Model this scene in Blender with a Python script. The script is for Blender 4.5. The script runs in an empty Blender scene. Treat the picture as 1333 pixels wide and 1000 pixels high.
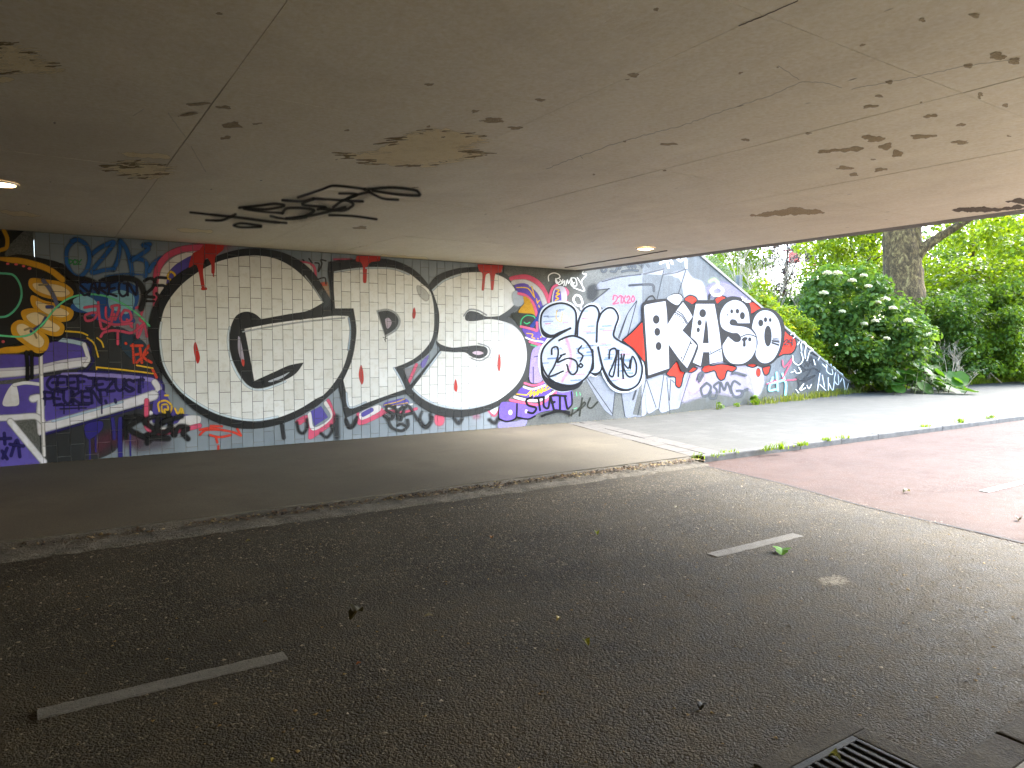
import bpy, bmesh, math, random
import numpy as np
from mathutils import Vector, Matrix
from mathutils.geometry import tessellate_polygon
random.seed(7); RNG = np.random.default_rng(7)
SC = bpy.context.scene
COL = SC.collection

# ------------------------------------------------------------------ camera
CX, CY, F, VPX, HOR, EYE = 666.5, 500.0, 935.0, 2080.0, 447.0, 1.5
PITCH = math.atan((CY-HOR)/F)
YAW = math.atan((VPX-CX)/math.hypot(F, CY-HOR))
R_ = np.array([math.sin(YAW), -math.cos(YAW), 0.0])
F_ = np.array([math.cos(YAW)*math.cos(PITCH), math.sin(YAW)*math.cos(PITCH), -math.sin(PITCH)])
U_ = np.cross(R_, F_)
cam_d = bpy.data.cameras.new('camera'); cam = bpy.data.objects.new('camera', cam_d); COL.objects.link(cam)
cam_d.sensor_width = 36; cam_d.lens = F/1333*36; cam_d.clip_start = .05; cam_d.clip_end = 2000
cam.matrix_world = Matrix(((R_[0], U_[0], -F_[0], 0), (R_[1], U_[1], -F_[1], 0), (R_[2], U_[2], -F_[2], EYE), (0, 0, 0, 1)))
SC.camera = cam

# ------------------------------------------------------------------ sky, sun, exposure
SUN_EL, SUN_AZ, SUN_P, SKY_P = 42, -5, 1.5, 0.15          # azimuth counted from +X towards +Y
w = bpy.data.worlds.new('World'); SC.world = w; w.use_nodes = True
nt = w.node_tree; bg = nt.nodes['Background']; bg.inputs[1].default_value = SKY_P
sk = nt.nodes.new('ShaderNodeTexSky'); sk.sky_type = 'NISHITA'; sk.sun_disc = False
sk.sun_elevation = math.radians(SUN_EL); sk.sun_rotation = math.radians(90-SUN_AZ)
sk.air_density = 1.0; sk.dust_density = 1.5; sk.ozone_density = 1.0
nt.links.new(sk.outputs[0], bg.inputs[0])
sd = bpy.data.lights.new('sun', 'SUN'); sd.energy = SUN_P; sd.angle = math.radians(32); sd.color = (1, .985, .955)
so = bpy.data.objects.new('sun', sd); COL.objects.link(so)
a, e = math.radians(SUN_AZ), math.radians(SUN_EL)
so.rotation_euler = Vector((math.cos(a)*math.cos(e), math.sin(a)*math.cos(e), math.sin(e))).to_track_quat('Z', 'Y').to_euler()
so.location = (20, 10, 30)
SC.view_settings.view_transform = 'Standard'; SC.view_settings.look = 'None'
SC.view_settings.exposure = 3.95; SC.view_settings.gamma = 1.0
SC.cycles.max_bounces = 10; SC.cycles.diffuse_bounces = 7; SC.cycles.glossy_bounces = 3
SC.cycles.transmission_bounces = 6; SC.cycles.transparent_max_bounces = 40
SC.cycles.sample_clamp_indirect = 8; SC.cycles.use_denoising = True
SC.cycles.caustics_reflective = False; SC.cycles.caustics_refractive = False

# ------------------------------------------------------------------ measuring helpers (metres)
WY, ZC, SW, BEND, SLOPE = 10.18, 2.807, 0.07, 9.75, 0.182
def ray(x, y): return F_*F + R_*(x-CX) - U_*(y-CY)
def on_floor(x, y, z=0.0):
    r = ray(x, y); t = (z-EYE)/r[2]; return Vector((r[0]*t, r[1]*t, z))
def on_wall(x, y, d=0.0):
    r = ray(x, y); t = WY/r[1]; p = Vector((r[0]*t, WY, EYE+r[2]*t))
    if p.x <= BEND: return p - Vector((0, d, 0))
    t = (WY-SLOPE*BEND)/(r[1]-SLOPE*r[0]); n = 1/math.sqrt(1+SLOPE*SLOPE)
    return Vector((r[0]*t+d*SLOPE*n, r[1]*t-d*n, EYE+r[2]*t))
def at(x, y, depth):
    r = ray(x, y)/F*depth; return Vector((r[0], r[1], r[2]+EYE))
BEND_PX = 835.6
def wing_y(x): return WY + SLOPE*max(0, x-BEND)
def bank_z(x):
    return max(0.0, min(3.38, 3.42-(x-11.55)*0.386))

# ------------------------------------------------------------------ materials
def lin(h):
    h = h.lstrip('#'); o = []
    for i in (0, 2, 4):
        c = int(h[i:i+2], 16)/255; o.append(c/12.92 if c <= .04045 else ((c+.055)/1.055)**2.4)
    return tuple(o)
class NT:
    def __init__(s, name):
        s.m = bpy.data.materials.new(name); s.m.use_nodes = True; s.t = s.m.node_tree
        s.t.nodes.clear(); s.out = s.t.nodes.new('ShaderNodeOutputMaterial')
    def n(s, typ, ins=None, **kw):
        nd = s.t.nodes.new('ShaderNode'+typ)
        for k, v in kw.items(): setattr(nd, k, v)
        for k, v in (ins or {}).items():
            i = nd.inputs[k]
            if hasattr(v, 'links') or isinstance(v, bpy.types.NodeSocket): s.t.links.new(v, i)
            else:
                if isinstance(v, tuple) and len(v) == 3 and i.type == 'RGBA': v = v+(1,)
                i.default_value = v
        return nd
    def math(s, op, a, b=0.0, c=None, clamp=False):
        ins = {0: a, 1: b}
        if c is not None: ins[2] = c
        return s.n('Math', ins, operation=op, use_clamp=clamp).outputs[0]
    def pos(s): return s.n('NewGeometry').outputs['Position']
    def noise(s, scale, detail=4, rough=.55, vec=None, dist=0.0):
        return s.n('TexNoise', {'Vector': vec if vec is not None else s.pos(), 'Scale': scale, 'Detail': detail, 'Roughness': rough, 'Distortion': dist})
    def ramp(s, fac, *stops, inter='LINEAR'):
        r = s.n('ValToRGB', {0: fac}); cr = r.color_ramp; cr.interpolation = inter
        while len(cr.elements) < len(stops): cr.elements.new(.5)
        for el, (p, c) in zip(cr.elements, stops):
            el.position = p; el.color = (c if isinstance(c, tuple) else (c, c, c))+(1,)
        return r.outputs[0]
    def mix(s, fac, a, b, mode='MIX'):
        return s.n('Mix', {0: fac, 6: a, 7: b}, data_type='RGBA', blend_type=mode).outputs[2]
    def bump(s, h, strength=.5, dist=.01, normal=None):
        ins = {'Height': h, 'Strength': strength, 'Distance': dist}
        if normal is not None: ins['Normal'] = normal
        return s.n('Bump', ins).outputs[0]
    def bsdf(s, col, rough=.7, normal=None, spec=.4, alpha=None, metal=0.0):
        ins = {'Base Color': col, 'Roughness': rough, 'Specular IOR Level': spec, 'Metallic': metal}
        if normal is not None: ins['Normal'] = normal
        if alpha is not None: ins['Alpha'] = alpha
        b = s.n('BsdfPrincipled', ins); s.t.links.new(b.outputs[0], s.out.inputs[0]); return b
    def sep(s, v):
        x = s.n('SeparateXYZ', {0: v}); return x.outputs

def m_speckle(name, c0, c1, scale=6, rough=.85, bs=.4, bd=.006, fine=120, stain=None):
    k = NT(name); n1 = k.noise(scale, 6, .62).outputs[0]; n2 = k.noise(fine, 3, .7).outputs[0]
    c = k.ramp(n1, (.3, c0), (.7, c1))
    c = k.mix(.35, c, k.ramp(n2, (.3, 0.0), (.7, 1.0)), 'OVERLAY')
    if stain:
        n3 = k.noise(1.1, 5, .6).outputs[0]; c = k.mix(k.ramp(n3, (.45, 0.0), (.7, .8)), c, stain)
    k.bsdf(c, rough, k.bump(k.math('ADD', n2, k.math('MULTIPLY', n1, 2)), bs, bd)); return k.m

def m_asphalt(name, c_bind, c_stone, c_spot, dust, red=False):
    k = NT(name); p = k.pos()
    v = k.n('TexVoronoi', {'Vector': p, 'Scale': 150.0, 'Randomness': 1.0}); v2 = k.n('TexVoronoi', {'Vector': p, 'Scale': 75.0})
    rnd = k.sep(v.outputs['Color'])[0]; rnd2 = k.sep(v2.outputs['Color'])[1]
    stone = k.mix(k.ramp(rnd, (.5, 0.0), (1, 1.0)), c_bind, c_stone)
    stone = k.mix(k.ramp(rnd2, (.86, 0.0), (.9, .8)), stone, c_spot)
    c = k.mix(k.ramp(v.outputs['Distance'], (.3, 0.0), (.6, .8)), stone, tuple(q*.6 for q in c_bind))
    big = k.noise(.9, 6, .65, p, .6).outputs[0]
    trk = k.noise(1.0, 5, .6, k.n('Mapping', {'Vector': p, 'Scale': (.12, 1.5, 1)}).outputs[0], .3).outputs[0]; c = k.mix(k.ramp(trk, (.4, .6), (.6, 0.0)), c, tuple(x*.62 for x in c_bind)); oil = k.noise(2.3, 3, .5, p, 1.5).outputs[0]; c = k.mix(k.ramp(oil, (.66, 0.0), (.72, .55)), c, tuple(x*.5 for x in c_bind))
    c = k.mix(k.ramp(big, (.35, 0.0), (.75, .6)), c, dust)
    mid = k.noise(7, 5, .65, p).outputs[0]
    if not red:
        yy = k.sep(p)[1]; dn = k.noise(1.6, 6, .7, p, .5).outputs[0]; fine = k.noise(22, 4, .7, p).outputs[0]
        drift = k.ramp(k.math('ADD', k.math('ADD', k.math('MULTIPLY', yy, .22), k.math('MULTIPLY', k.math('SUBTRACT', dn, .5), 1.5)), k.math('MULTIPLY', k.math('SUBTRACT', fine, .5), .9)), (.3, .8), (.95, 0.0)); c = k.mix(drift, c, (.075, .056, .029))
    c = k.mix(k.ramp(mid, (.3, .5), (.62, 0.0)), c, tuple(x*.55 for x in c_bind))
    h = k.math('ADD', k.math('MULTIPLY', v.outputs['Distance'], -1.0), k.math('MULTIPLY', v2.outputs['Distance'], -1.3))
    h = k.math('ADD', h, k.math('MULTIPLY', mid, .5))
    b = k.bump(h, .6 if not red else .35, .006)
    k.bsdf(c, k.ramp(mid, (.3, .66), (.7, .86)), b, .12 if red else .2); return k.m

M = {}
M['asphalt'] = m_asphalt('dark_asphalt', (.027, .0222, .0128), (.108, .09, .056), (.37, .31, .21), (.080, .066, .040))
M['red'] = m_asphalt('red_asphalt', (.062, .036, .028), (.09, .057, .046), (.18, .135, .118), (.098, .065, .053), True)
M['walk'] = m_speckle('worn_concrete_floor', (.058, .048, .030), (.092, .077, .049), 2.2, .8, .35, .004, 90, (.042, .035, .022))
M['gutter'] = m_speckle('gutter_concrete', (.045, .038, .026), (.105, .09, .064), 5.5, .9, .9, .02, 60)
M['kerb'] = m_speckle('kerb_stone', (.045, .045, .042), (.095, .093, .087), 8, .85, .5, .006)
M['paver'] = m_speckle('pale_paver', (.066, .06, .05), (.092, .085, .072), 5, .85, .4, .005)
M['drain'] = m_speckle('dirty_frame_concrete', (.036, .027, .014), (.066, .051, .028), 7, .9, .6, .008, 80)
M['near'] = m_speckle('sandy_concrete_floor', (.22, .195, .155), (.34, .305, .25), 2.2, .85, .35, .004, 90)  # sandy near pavement, also brightened to bounce light up to the soffit
M['pale'] = m_speckle('pale_bounce_concrete', (.5, .48, .44), (.62, .6, .56), 1.5, .8)  # pale tone given to the unseen near wall to bounce light inside
M['soil'] = m_speckle('soil', (.035, .032, .018), (.075, .07, .035), 3, .95, .9, .03, 40)
M['concrete'] = m_speckle('raw_concrete', (.15, .143, .13), (.23, .22, .2), 2.5, .88, .5, .006, 70, (.11, .106, .096))
M['iron'] = m_speckle('cast_iron', (.028, .025, .02), (.06, .052, .04), 14, .6, .5, .004)
M['dark'] = m_speckle('dark_gap', (.012, .011, .01), (.02, .018, .016), 6, .9)

k = NT('pavement_slabs'); p = k.pos()
br = k.n('TexBrick', {'Vector': p, 'Color1': (.046, .044, .036, 1), 'Color2': (.066, .063, .053, 1), 'Mortar': (.022, .023, .014, 1), 'Scale': 1.0, 'Mortar Size': .006,
                      'Brick Width': .3, 'Row Height': .3, 'Bias': -.2})
br.offset = .5
n1 = k.noise(1.2, 6, .65, p).outputs[0]; n2 = k.noise(60, 3, .7, p).outputs[0]
c = k.mix(k.ramp(n1, (.35, 0.0), (.7, .7)), br.outputs[0], (.036, .036, .026)); c = k.mix(.3, c, k.ramp(n2, (.3, 0.0), (.7, 1.0)), 'OVERLAY')
k.bsdf(c, .85, k.bump(k.math('ADD', k.math('MULTIPLY', br.outputs[1], -1), k.math('MULTIPLY', n2, .4)), .5, .006)); M['slabs'] = k.m

# painted soffit: pale paint with streaks in the direction of the formwork, soot and hair pits
k = NT('painted_soffit'); p = k.pos()
mp = k.n('Mapping', {'Vector': p, 'Scale': (1, .22, 1)})
n1 = k.noise(1.3, 6, .6, p, .4).outputs[0]; n2 = k.noise(38, 5, .7, p).outputs[0]; n3 = k.noise(5, 5, .65, mp.outputs[0]).outputs[0]
c = k.ramp(n1, (.25, (.75, .685, .53)), (.75, (.84, .78, .625)))
c = k.mix(k.ramp(n3, (.35, .35), (.65, 0.0)), c, (.66, .60, .475)); c = k.mix(.26, c, k.ramp(n2, (.3, 0.0), (.7, 1.0)), 'OVERLAY'); n5 = k.noise(.55, 5, .7, p, .8).outputs[0]; c = k.mix(k.ramp(n5, (.5, 0.0), (.72, .35)), c, (.5, .44, .33))
pits = k.n('TexVoronoi', {'Vector': k.n('Mapping', {'Vector': p, 'Scale': (1, .35, 1)}).outputs[0], 'Scale': 7.0})
pr = k.ramp(pits.outputs['Distance'], (.03, 1.0), (.075, 0.0)); gate = k.ramp(k.sep(pits.outputs['Color'])[0], (.78, 0.0), (.8, 1.0))
pit = k.math('MULTIPLY', pr, gate)
c = k.mix(k.math('MULTIPLY', pit, .8), c, (.14, .115, .085))
sc = k.n('TexVoronoi', {'Vector': k.n('Mapping', {'Vector': p, 'Scale': (1, .12, 1), 'Rotation': (0, 0, .35)}).outputs[0], 'Scale': 5.0})
scr = k.math('MULTIPLY', k.ramp(sc.outputs['Distance'], (.02, 1.0), (.035, 0.0)), k.ramp(k.sep(sc.outputs['Color'])[1], (.8, 0.0), (.82, 1.0)))
c = k.mix(k.math('MULTIPLY', scr, .6), c, (.2, .17, .13))
h = k.math('SUBTRACT', k.math('ADD', k.math('MULTIPLY', n2, .5), n3), k.math('MULTIPLY', pit, 2.0))
k.bsdf(c, .62, k.bump(h, .35, .008), .35); M['soffit'] = k.m

# tiles and plain wall concrete
k = NT('grey_painted_tile'); p = k.pos(); n1 = k.noise(2.2, 5, .6, p).outputs[0]; n2 = k.noise(50, 4, .7, p).outputs[0]
oi = k.n('ObjectInfo').outputs['Random']
c = k.ramp(n1, (.3, (.15, .18, .205)), (.7, (.22, .255, .285))); c = k.mix(.16, c, k.ramp(oi, (0, (.1, .12, .13)), (1, (.3, .33, .35))))
k.bsdf(c, .42, k.bump(n2, .15, .003), .5); M['tile'] = k.m
k = NT('grout'); n2 = k.noise(40, 4, .7).outputs[0]; n1 = k.noise(1.7, 4, .6).outputs[0]
c = k.mix(k.ramp(n1, (.4, 0.0), (.6, .8)), (.19, .16, .11), (.05, .045, .04)); k.bsdf(c, .95, k.bump(n2, .5, .004)); M['grout'] = k.m
k = NT('dark_painted_concrete'); p = k.pos(); n1 = k.noise(1.4, 5, .6, p).outputs[0]; n2 = k.noise(85, 4, .75, p).outputs[0]
c = k.ramp(n1, (.3, (.065, .068, .06)), (.7, (.12, .122, .11))); c = k.mix(.5, c, k.ramp(n2, (.35, 0.0), (.68, 1.0)), 'OVERLAY')
k.bsdf(c, .75, k.bump(n2, .8, .007), .4); M['wallconc'] = k.m
k = NT('weathered_wing_concrete'); p = k.pos(); n1 = k.noise(1.1, 6, .65, p).outputs[0]; n2 = k.noise(70, 4, .75, p).outputs[0]
str_ = k.noise(2.5, 5, .7, k.n('Mapping', {'Vector': p, 'Scale': (2.2, 2.2, .25)}).outputs[0]).outputs[0]
c = k.ramp(n1, (.3, (.06, .07, .077)), (.72, (.115, .127, .135)))
c = k.mix(k.ramp(str_, (.45, 0.0), (.75, .7)), c, (.05, .053, .05))
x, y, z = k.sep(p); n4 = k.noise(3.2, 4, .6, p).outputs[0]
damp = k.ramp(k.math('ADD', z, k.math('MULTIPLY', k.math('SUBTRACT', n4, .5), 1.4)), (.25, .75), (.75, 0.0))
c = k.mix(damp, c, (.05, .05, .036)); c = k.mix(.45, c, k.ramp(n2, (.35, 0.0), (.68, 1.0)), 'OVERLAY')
k.bsdf(c, .85, k.bump(n2, .8, .007), .35); M['wing'] = k.m

# spray paint: colour and opacity come from the stroke; on tiles the joints stay mostly bare
TU, TW, TH, TZ = 1.32, .1429, .283, 2.256
TX0, TX1 = TU-9*TW, 6.555
def m_paint(name, joints, ragged=False, rough=.5):
    k = NT(name); p = k.pos(); at_ = k.n('Attribute', attribute_name='Col'); col, al = at_.outputs['Color'], at_.outputs['Alpha']
    n1 = k.noise(3.5, 5, .62, p).outputs[0]; n2 = k.noise(130, 3, .75, p).outputs[0]; n3 = k.noise(14, 5, .7, p).outputs[0]
    c = k.mix(k.ramp(n1, (.3, .22), (.7, 0.0)), col, k.mix(1.0, col, (.70, .66, .58), 'MULTIPLY'))
    c = k.mix(k.ramp(n3, (.36, .35), (.5, 0.0)), c, k.mix(1.0, col, (.72, .68, .6), 'MULTIPLY'))
    if not joints: c = k.mix(.38, c, k.ramp(n2, (.32, 0.0), (.68, 1.0)), 'OVERLAY')
    if ragged:
        mm = k.noise(34, 6, .8, k.n('Mapping', {'Vector': p, 'Scale': (1.5, .7, 1)}).outputs[0]).outputs[0]
        aa = k.ramp(k.math('ADD', al, k.math('MULTIPLY', k.math('SUBTRACT', mm, .5), 3.4)), (.46, 0.0), (.54, 1.0))
    else:
        g = k.math('MULTIPLY', k.math('MULTIPLY', al, k.math('SUBTRACT', 1.0, al)), 2.4)
        aa = k.math('ADD', al, k.math('MULTIPLY', k.math('SUBTRACT', n2, .5), g), clamp=True)
    if joints:
        x, y, z = k.sep(p); u = k.math('DIVIDE', k.math('SUBTRACT', x, TU), TW); ku = k.math('FLOOR', u)
        fu = k.math('MULTIPLY', k.math('ABSOLUTE', k.math('SUBTRACT', k.math('FRACT', k.math('ADD', u, .5)), .5)), TW)
        even = k.math('ABSOLUTE', k.math('SUBTRACT', k.math('FLOORED_MODULO', ku, 2.0), 1.0))
        v = k.math('ADD', k.math('DIVIDE', k.math('SUBTRACT', z, TZ), TH), k.math('MULTIPLY', even, .5))
        fv = k.math('MULTIPLY', k.math('ABSOLUTE', k.math('SUBTRACT', k.math('FRACT', k.math('ADD', v, .5)), .5)), TH)
        wn = k.n('TexWhiteNoise', {0: k.n('CombineXYZ', {0: ku, 1: k.math('FLOOR', v)}).outputs[0]}).outputs['Value']; c = k.mix(k.ramp(wn, (.0, .55), (.7, 0.0)), c, k.mix(1.0, c, (.80, .785, .74), 'MULTIPLY'))
        j = k.math('LESS_THAN', k.math('MINIMUM', fu, fv), .0034)
        j = k.math('MULTIPLY', j, k.math('MULTIPLY', k.math('LESS_THAN', x, TX1), k.math('GREATER_THAN', x, TX0)))
        aa = k.math('MULTIPLY', aa, k.math('SUBTRACT', 1.0, k.math('MULTIPLY', j, k.ramp(n1, (.35, .92), (.7, .55)))))
    k.bsdf(c, rough, k.bump(n2, .25 if joints else .7, .003 if joints else .006), .35 if joints else .12, aa); return k.m
M['paint_tile'] = m_paint('spray_paint_on_tile', True, rough=.42)
M['paint_conc'] = m_paint('spray_paint_on_concrete', False, rough=.75)
M['peel'] = m_paint('bare_patch', False, True, .9)
M['soft'] = m_paint('soft_mark', False, False, .8)

def m_leaf(name, trans=.4, rough=.45):
    k = NT(name); c = k.n('Attribute', attribute_name='Col').outputs['Color']
    b = k.n('BsdfPrincipled', {'Base Color': c, 'Roughness': rough, 'Specular IOR Level': .18})
    tcol = k.mix(1.0, c, (2.1, 1.9, .7), 'MULTIPLY'); t = k.n('BsdfTranslucent', {'Color': tcol})
    mx = k.n('MixShader', {0: trans, 1: b.outputs[0], 2: t.outputs[0]}); k.t.links.new(mx.outputs[0], k.out.inputs[0]); return k.m
M['leaf'] = m_leaf('leaf', .45); M['leaf_dull'] = m_leaf('dull_leaf', .2, .6)
k = NT('attribute_colour'); k.bsdf(k.n('Attribute', attribute_name='Col').outputs['Color'], .8); M['attr'] = k.m
k = NT('plane_bark'); p = k.n('Mapping', {'Vector': k.pos(), 'Scale': (1, 1, .55)}).outputs[0]
v = k.n('TexVoronoi', {'Vector': k.n('Mapping', {'Vector': p, 'Location': (0, 0, 0)}).outputs[0], 'Scale': 7.0}); n1 = k.noise(6, 6, .65, p, 1.2).outputs[0]; n2 = k.noise(30, 5, .7, p).outputs[0]
c = k.ramp(n1, (.36, (.036, .022, .008)), (.48, (.072, .045, .017)), (.56, (.115, .075, .028)), (.66, (.21, .155, .06))); c = k.mix(.5, c, k.ramp(n2, (.3, 0.0), (.7, 1.0)), 'OVERLAY')
k.bsdf(c, .85, k.bump(k.math('ADD', n1, n2), .8, .04)); M['bark'] = k.m
M['twig'] = m_speckle('dry_twig', (.26, .2, .13), (.42, .35, .25), 9, .9)
M['stem'] = m_speckle('green_stem', (.07, .08, .03), (.12, .12, .05), 9, .8)
M['wire'] = m_speckle('green_wire', (.10, .13, .11), (.16, .19, .16), 9, .5)
k = NT('lamp_lens'); em = k.n('Emission', {'Color': (1, .62, .28, 1), 'Strength': 6.0}); k.t.links.new(em.outputs[0], k.out.inputs[0]); M['lamp'] = k.m
k = NT('lamp_ring'); k.bsdf((.45, .42, .38), .35, None, .5, None, .6); M['ring'] = k.m
k = NT('road_paint'); p = k.pos(); n1 = k.noise(70, 4, .75, p).outputs[0]; n2 = k.noise(9, 5, .65, p).outputs[0]
c = k.ramp(n2, (.3, (.10, .09, .07)), (.7, (.155, .14, .112))); c = k.mix(k.ramp(n1, (.34, .8), (.44, 0.0)), c, (.06, .053, .045))
k.bsdf(c, .7, k.bump(n1, .7, .006)); M['line'] = k.m
k = NT('road_paint_clean'); n1 = k.noise(70, 4, .75).outputs[0]
k.bsdf(k.mix(k.ramp(n1, (.3, .5), (.4, 0.0)), (.74, .73, .70), (.3, .25, .24)), .6, k.bump(n1, .5, .005)); M['line2'] = k.m
M['red_paint'] = m_speckle('red_crane_paint', (.42, .05, .04), (.55, .09, .07), 3, .5)
M['brick'] = m_speckle('far_wall', (.30, .22, .18), (.36, .28, .24), 2, .8)

# ------------------------------------------------------------------ object helpers
def tag(o, label=None, cat=None, group=None, kind=None):
    for a_, b_ in (('label', label), ('category', cat), ('group', group), ('kind', kind)):
        if b_: o[a_] = b_
    return o
def empty(name, loc=(0, 0, 0)):
    o = bpy.data.objects.new(name, None); o.location = loc; o.empty_display_size = .2; COL.objects.link(o); return o
def link(name, me, m, parent=None, loc=None):
    o = bpy.data.objects.new(name, me); COL.objects.link(o)
    if m is not None and not me.materials: me.materials.append(m)
    if parent is not None:
        o.parent = parent
        q = parent; off = Vector((0, 0, 0))
        while q is not None: off += q.location; q = q.parent
        o.location = (Vector(loc) if loc is not None else Vector((0, 0, 0))) - off
    elif loc is not None: o.location = loc
    return o
def pyd(name, vs, fs, m, parent=None, smooth=False, loc=None):
    me = bpy.data.meshes.new(name); me.from_pydata([tuple(v) for v in vs], [], fs); me.update()
    if smooth: me.polygons.foreach_set('use_smooth', [True]*len(me.polygons))
    return link(name, me, m, parent, loc)
BOXF = [(0, 3, 2, 1), (4, 5, 6, 7), (0, 1, 5, 4), (1, 2, 6, 5), (2, 3, 7, 6), (3, 0, 4, 7)]
def prism(name, ring, z0, z1, m, parent=None, bev=0.0, loc=None):
    """closed prism over a ring of (x, y); top edge optionally bevelled"""
    n = len(ring); bm = bmesh.new()
    lo = [bm.verts.new((x, y, z0)) for x, y in ring]; hi = [bm.verts.new((x, y, z1)) for x, y in ring]
    bm.faces.new(list(reversed(lo))); top = bm.faces.new(hi)
    for i in range(n): bm.faces.new((lo[i], lo[(i+1) % n], hi[(i+1) % n], hi[i]))
    if bev: bmesh.ops.bevel(bm, geom=list(top.edges), offset=bev, segments=2, affect='EDGES', profile=.6)
    bmesh.ops.recalc_face_normals(bm, faces=bm.faces)
    me = bpy.data.meshes.new(name); bm.to_mesh(me); bm.free(); return link(name, me, m, parent, loc)
def box(name, a_, b_, m, parent=None, bev=0.0, loc=None):
    return prism(name, [(a_[0], a_[1]), (b_[0], a_[1]), (b_[0], b_[1]), (a_[0], b_[1])], a_[2], b_[2], m, parent, bev, loc)
def setcol(me, cols):
    at_ = me.color_attributes.new('Col', 'FLOAT_COLOR', 'POINT'); at_.data.foreach_set('color', np.asarray(cols, dtype=np.float32).ravel())
def tube_data(pts, rad, sides=8, wob=0.0, rng=random):
    pts = [Vector(p) for p in pts]; vs = []; fs = []; ref = Vector((.3, .9, .2))
    for i, p in enumerate(pts):
        d = (pts[min(i+1, len(pts)-1)]-pts[max(i-1, 0)]).normalized()
        u = d.cross(ref).normalized(); v = d.cross(u)
        for s in range(sides):
            t = 2*math.pi*s/sides; r = rad[i]*(1+wob*(rng.random()-.5)*2)
            vs.append(p+u*math.cos(t)*r+v*math.sin(t)*r)
    for i in range(len(pts)-1):
        for s in range(sides):
            a_, b_ = i*sides+s, i*sides+(s+1) % sides; fs.append((a_, b_, b_+sides, a_+sides))
    fs.append(tuple(range(sides-1, -1, -1))); fs.append(tuple(range((len(pts)-1)*sides, len(pts)*sides)))
    return vs, fs
def smooth_path(pts, sub=5):
    out = []; n = len(pts)
    P = [np.array(p, float) for p in pts]
    for i in range(n-1):
        p0, p1, p2, p3 = P[max(i-1, 0)], P[i], P[i+1], P[min(i+2, n-1)]
        for j in range(sub):
            t = j/sub; out.append(.5*((2*p1)+(p2-p0)*t+(2*p0-5*p1+4*p2-p3)*t*t+(3*p1-p0-3*p2+p3)*t**3))
    out.append(P[-1]); return out
def merge(parts):
    V, Fc = [], []
    for vs, fs in parts:
        o = len(V); V += list(vs); Fc += [tuple(i+o for i in f) for f in fs]
    return V, Fc
def ns(): return random.uniform(-1, 1)

# ================================================================== THE SETTING
def sheet(name, ring, z, m, res=None):
    o = pyd(name, [(x, y, z) for x, y in ring], [tuple(range(len(ring)))], m); tag(o, kind='structure'); return o
# ground to the horizon, with the embankment of the bridge rising behind the wing wall
def grid_sheet(name, xs, ys, zf, m):
    vs = [(x, y, zf(x, y)) for y in ys for x in xs]; nx = len(xs)
    fs = [(j*nx+i, j*nx+i+1, (j+1)*nx+i+1, (j+1)*nx+i) for j in range(len(ys)-1) for i in range(nx-1)]
    return tag(pyd(name, vs, fs, m, None, True), kind='structure')
sheet('ground', [(-300, -300), (500, -300), (500, 600), (-300, 600)], -.03, M['soil'])
xs = [9.0, 10, 11, 11.55]+[12+.5*i for i in range(18)]+[21.5, 23, 26]
vs, fs = [], []
for i, x in enumerate(xs):
    y0 = wing_y(x)+.28
    for j, dy in enumerate((0, .6, 1.4, 2.5, 4, 6, 9, 14, 25, 60)):
        vs.append((x, y0+dy, bank_z(x)-.06+(0 if j == 0 else ns()*.05)-(.0 if x < 21 else .0)))
for i in range(len(xs)-1):
    for j in range(9): a_ = i*10+j; fs.append((a_, a_+10, a_+11, a_+1))
tag(pyd('embankment', vs, fs, M['soil'], None, True), kind='structure')

JX = lambda y: 6.8+(y-6.07)*.178              # joint between dark asphalt and red asphalt
sheet('road', [(-60, 1.2), (JX(1.2), 1.2), (JX(3.6)-.05, 3.6), (JX(5.0)+.05, 5.0), (JX(6.0), 6.0), (-60, 6.0)], 0.0, M['asphalt'])
sheet('cycle_path', [(JX(1.2), 1.2), (220, 1.2), (220, 6.22), (JX(6.22), 6.22), (JX(6.0), 6.0), (JX(5.0)+.05, 5.0), (JX(3.6)-.05, 3.6)], -.004, M['red'])
# floor joint: a narrow dark seam
seam = [(JX(1.2), 1.2), (JX(2.4)+.02, 2.4), (JX(3.6)-.05, 3.6), (JX(4.3)+.01, 4.3), (JX(5.0)+.05, 5.0), (JX(6.05), 6.05)]
pts = smooth_path(seam, 8); vs = []
for p in pts:
    w_ = .012+.009*random.random(); o_ = ns()*.006; vs += [(p[0]-w_+o_, p[1], .0035), (p[0]+w_+o_, p[1], .0035)]
tag(pyd('floor_seam', vs, [(2*i, 2*i+1, 2*i+3, 2*i+2) for i in range(len(pts)-1)], M['dark']), kind='structure')

# gutter strip of worn concrete between asphalt and pavement (uneven top)
vs, fs = [], []; nx = 150
for i in range(nx+1):
    x = -12+i*(18.86/nx)
    prof = [(5.93+ns()*.035, -.01), (5.99+ns()*.03, .012+ns()*.006), (6.08+ns()*.02, .022+ns()*.008), (6.18+ns()*.02, .030+ns()*.008), (6.25+ns()*.015, .05+ns()*.012), (6.33, .066)]
    for y, z in prof: vs.append((x, y, z))
for i in range(nx):
    for j in range(5): a_ = i*6+j; fs.append((a_, a_+6, a_+7, a_+1))
tag(pyd('gutter', vs, fs, M['gutter'], None, True), kind='structure')
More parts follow.
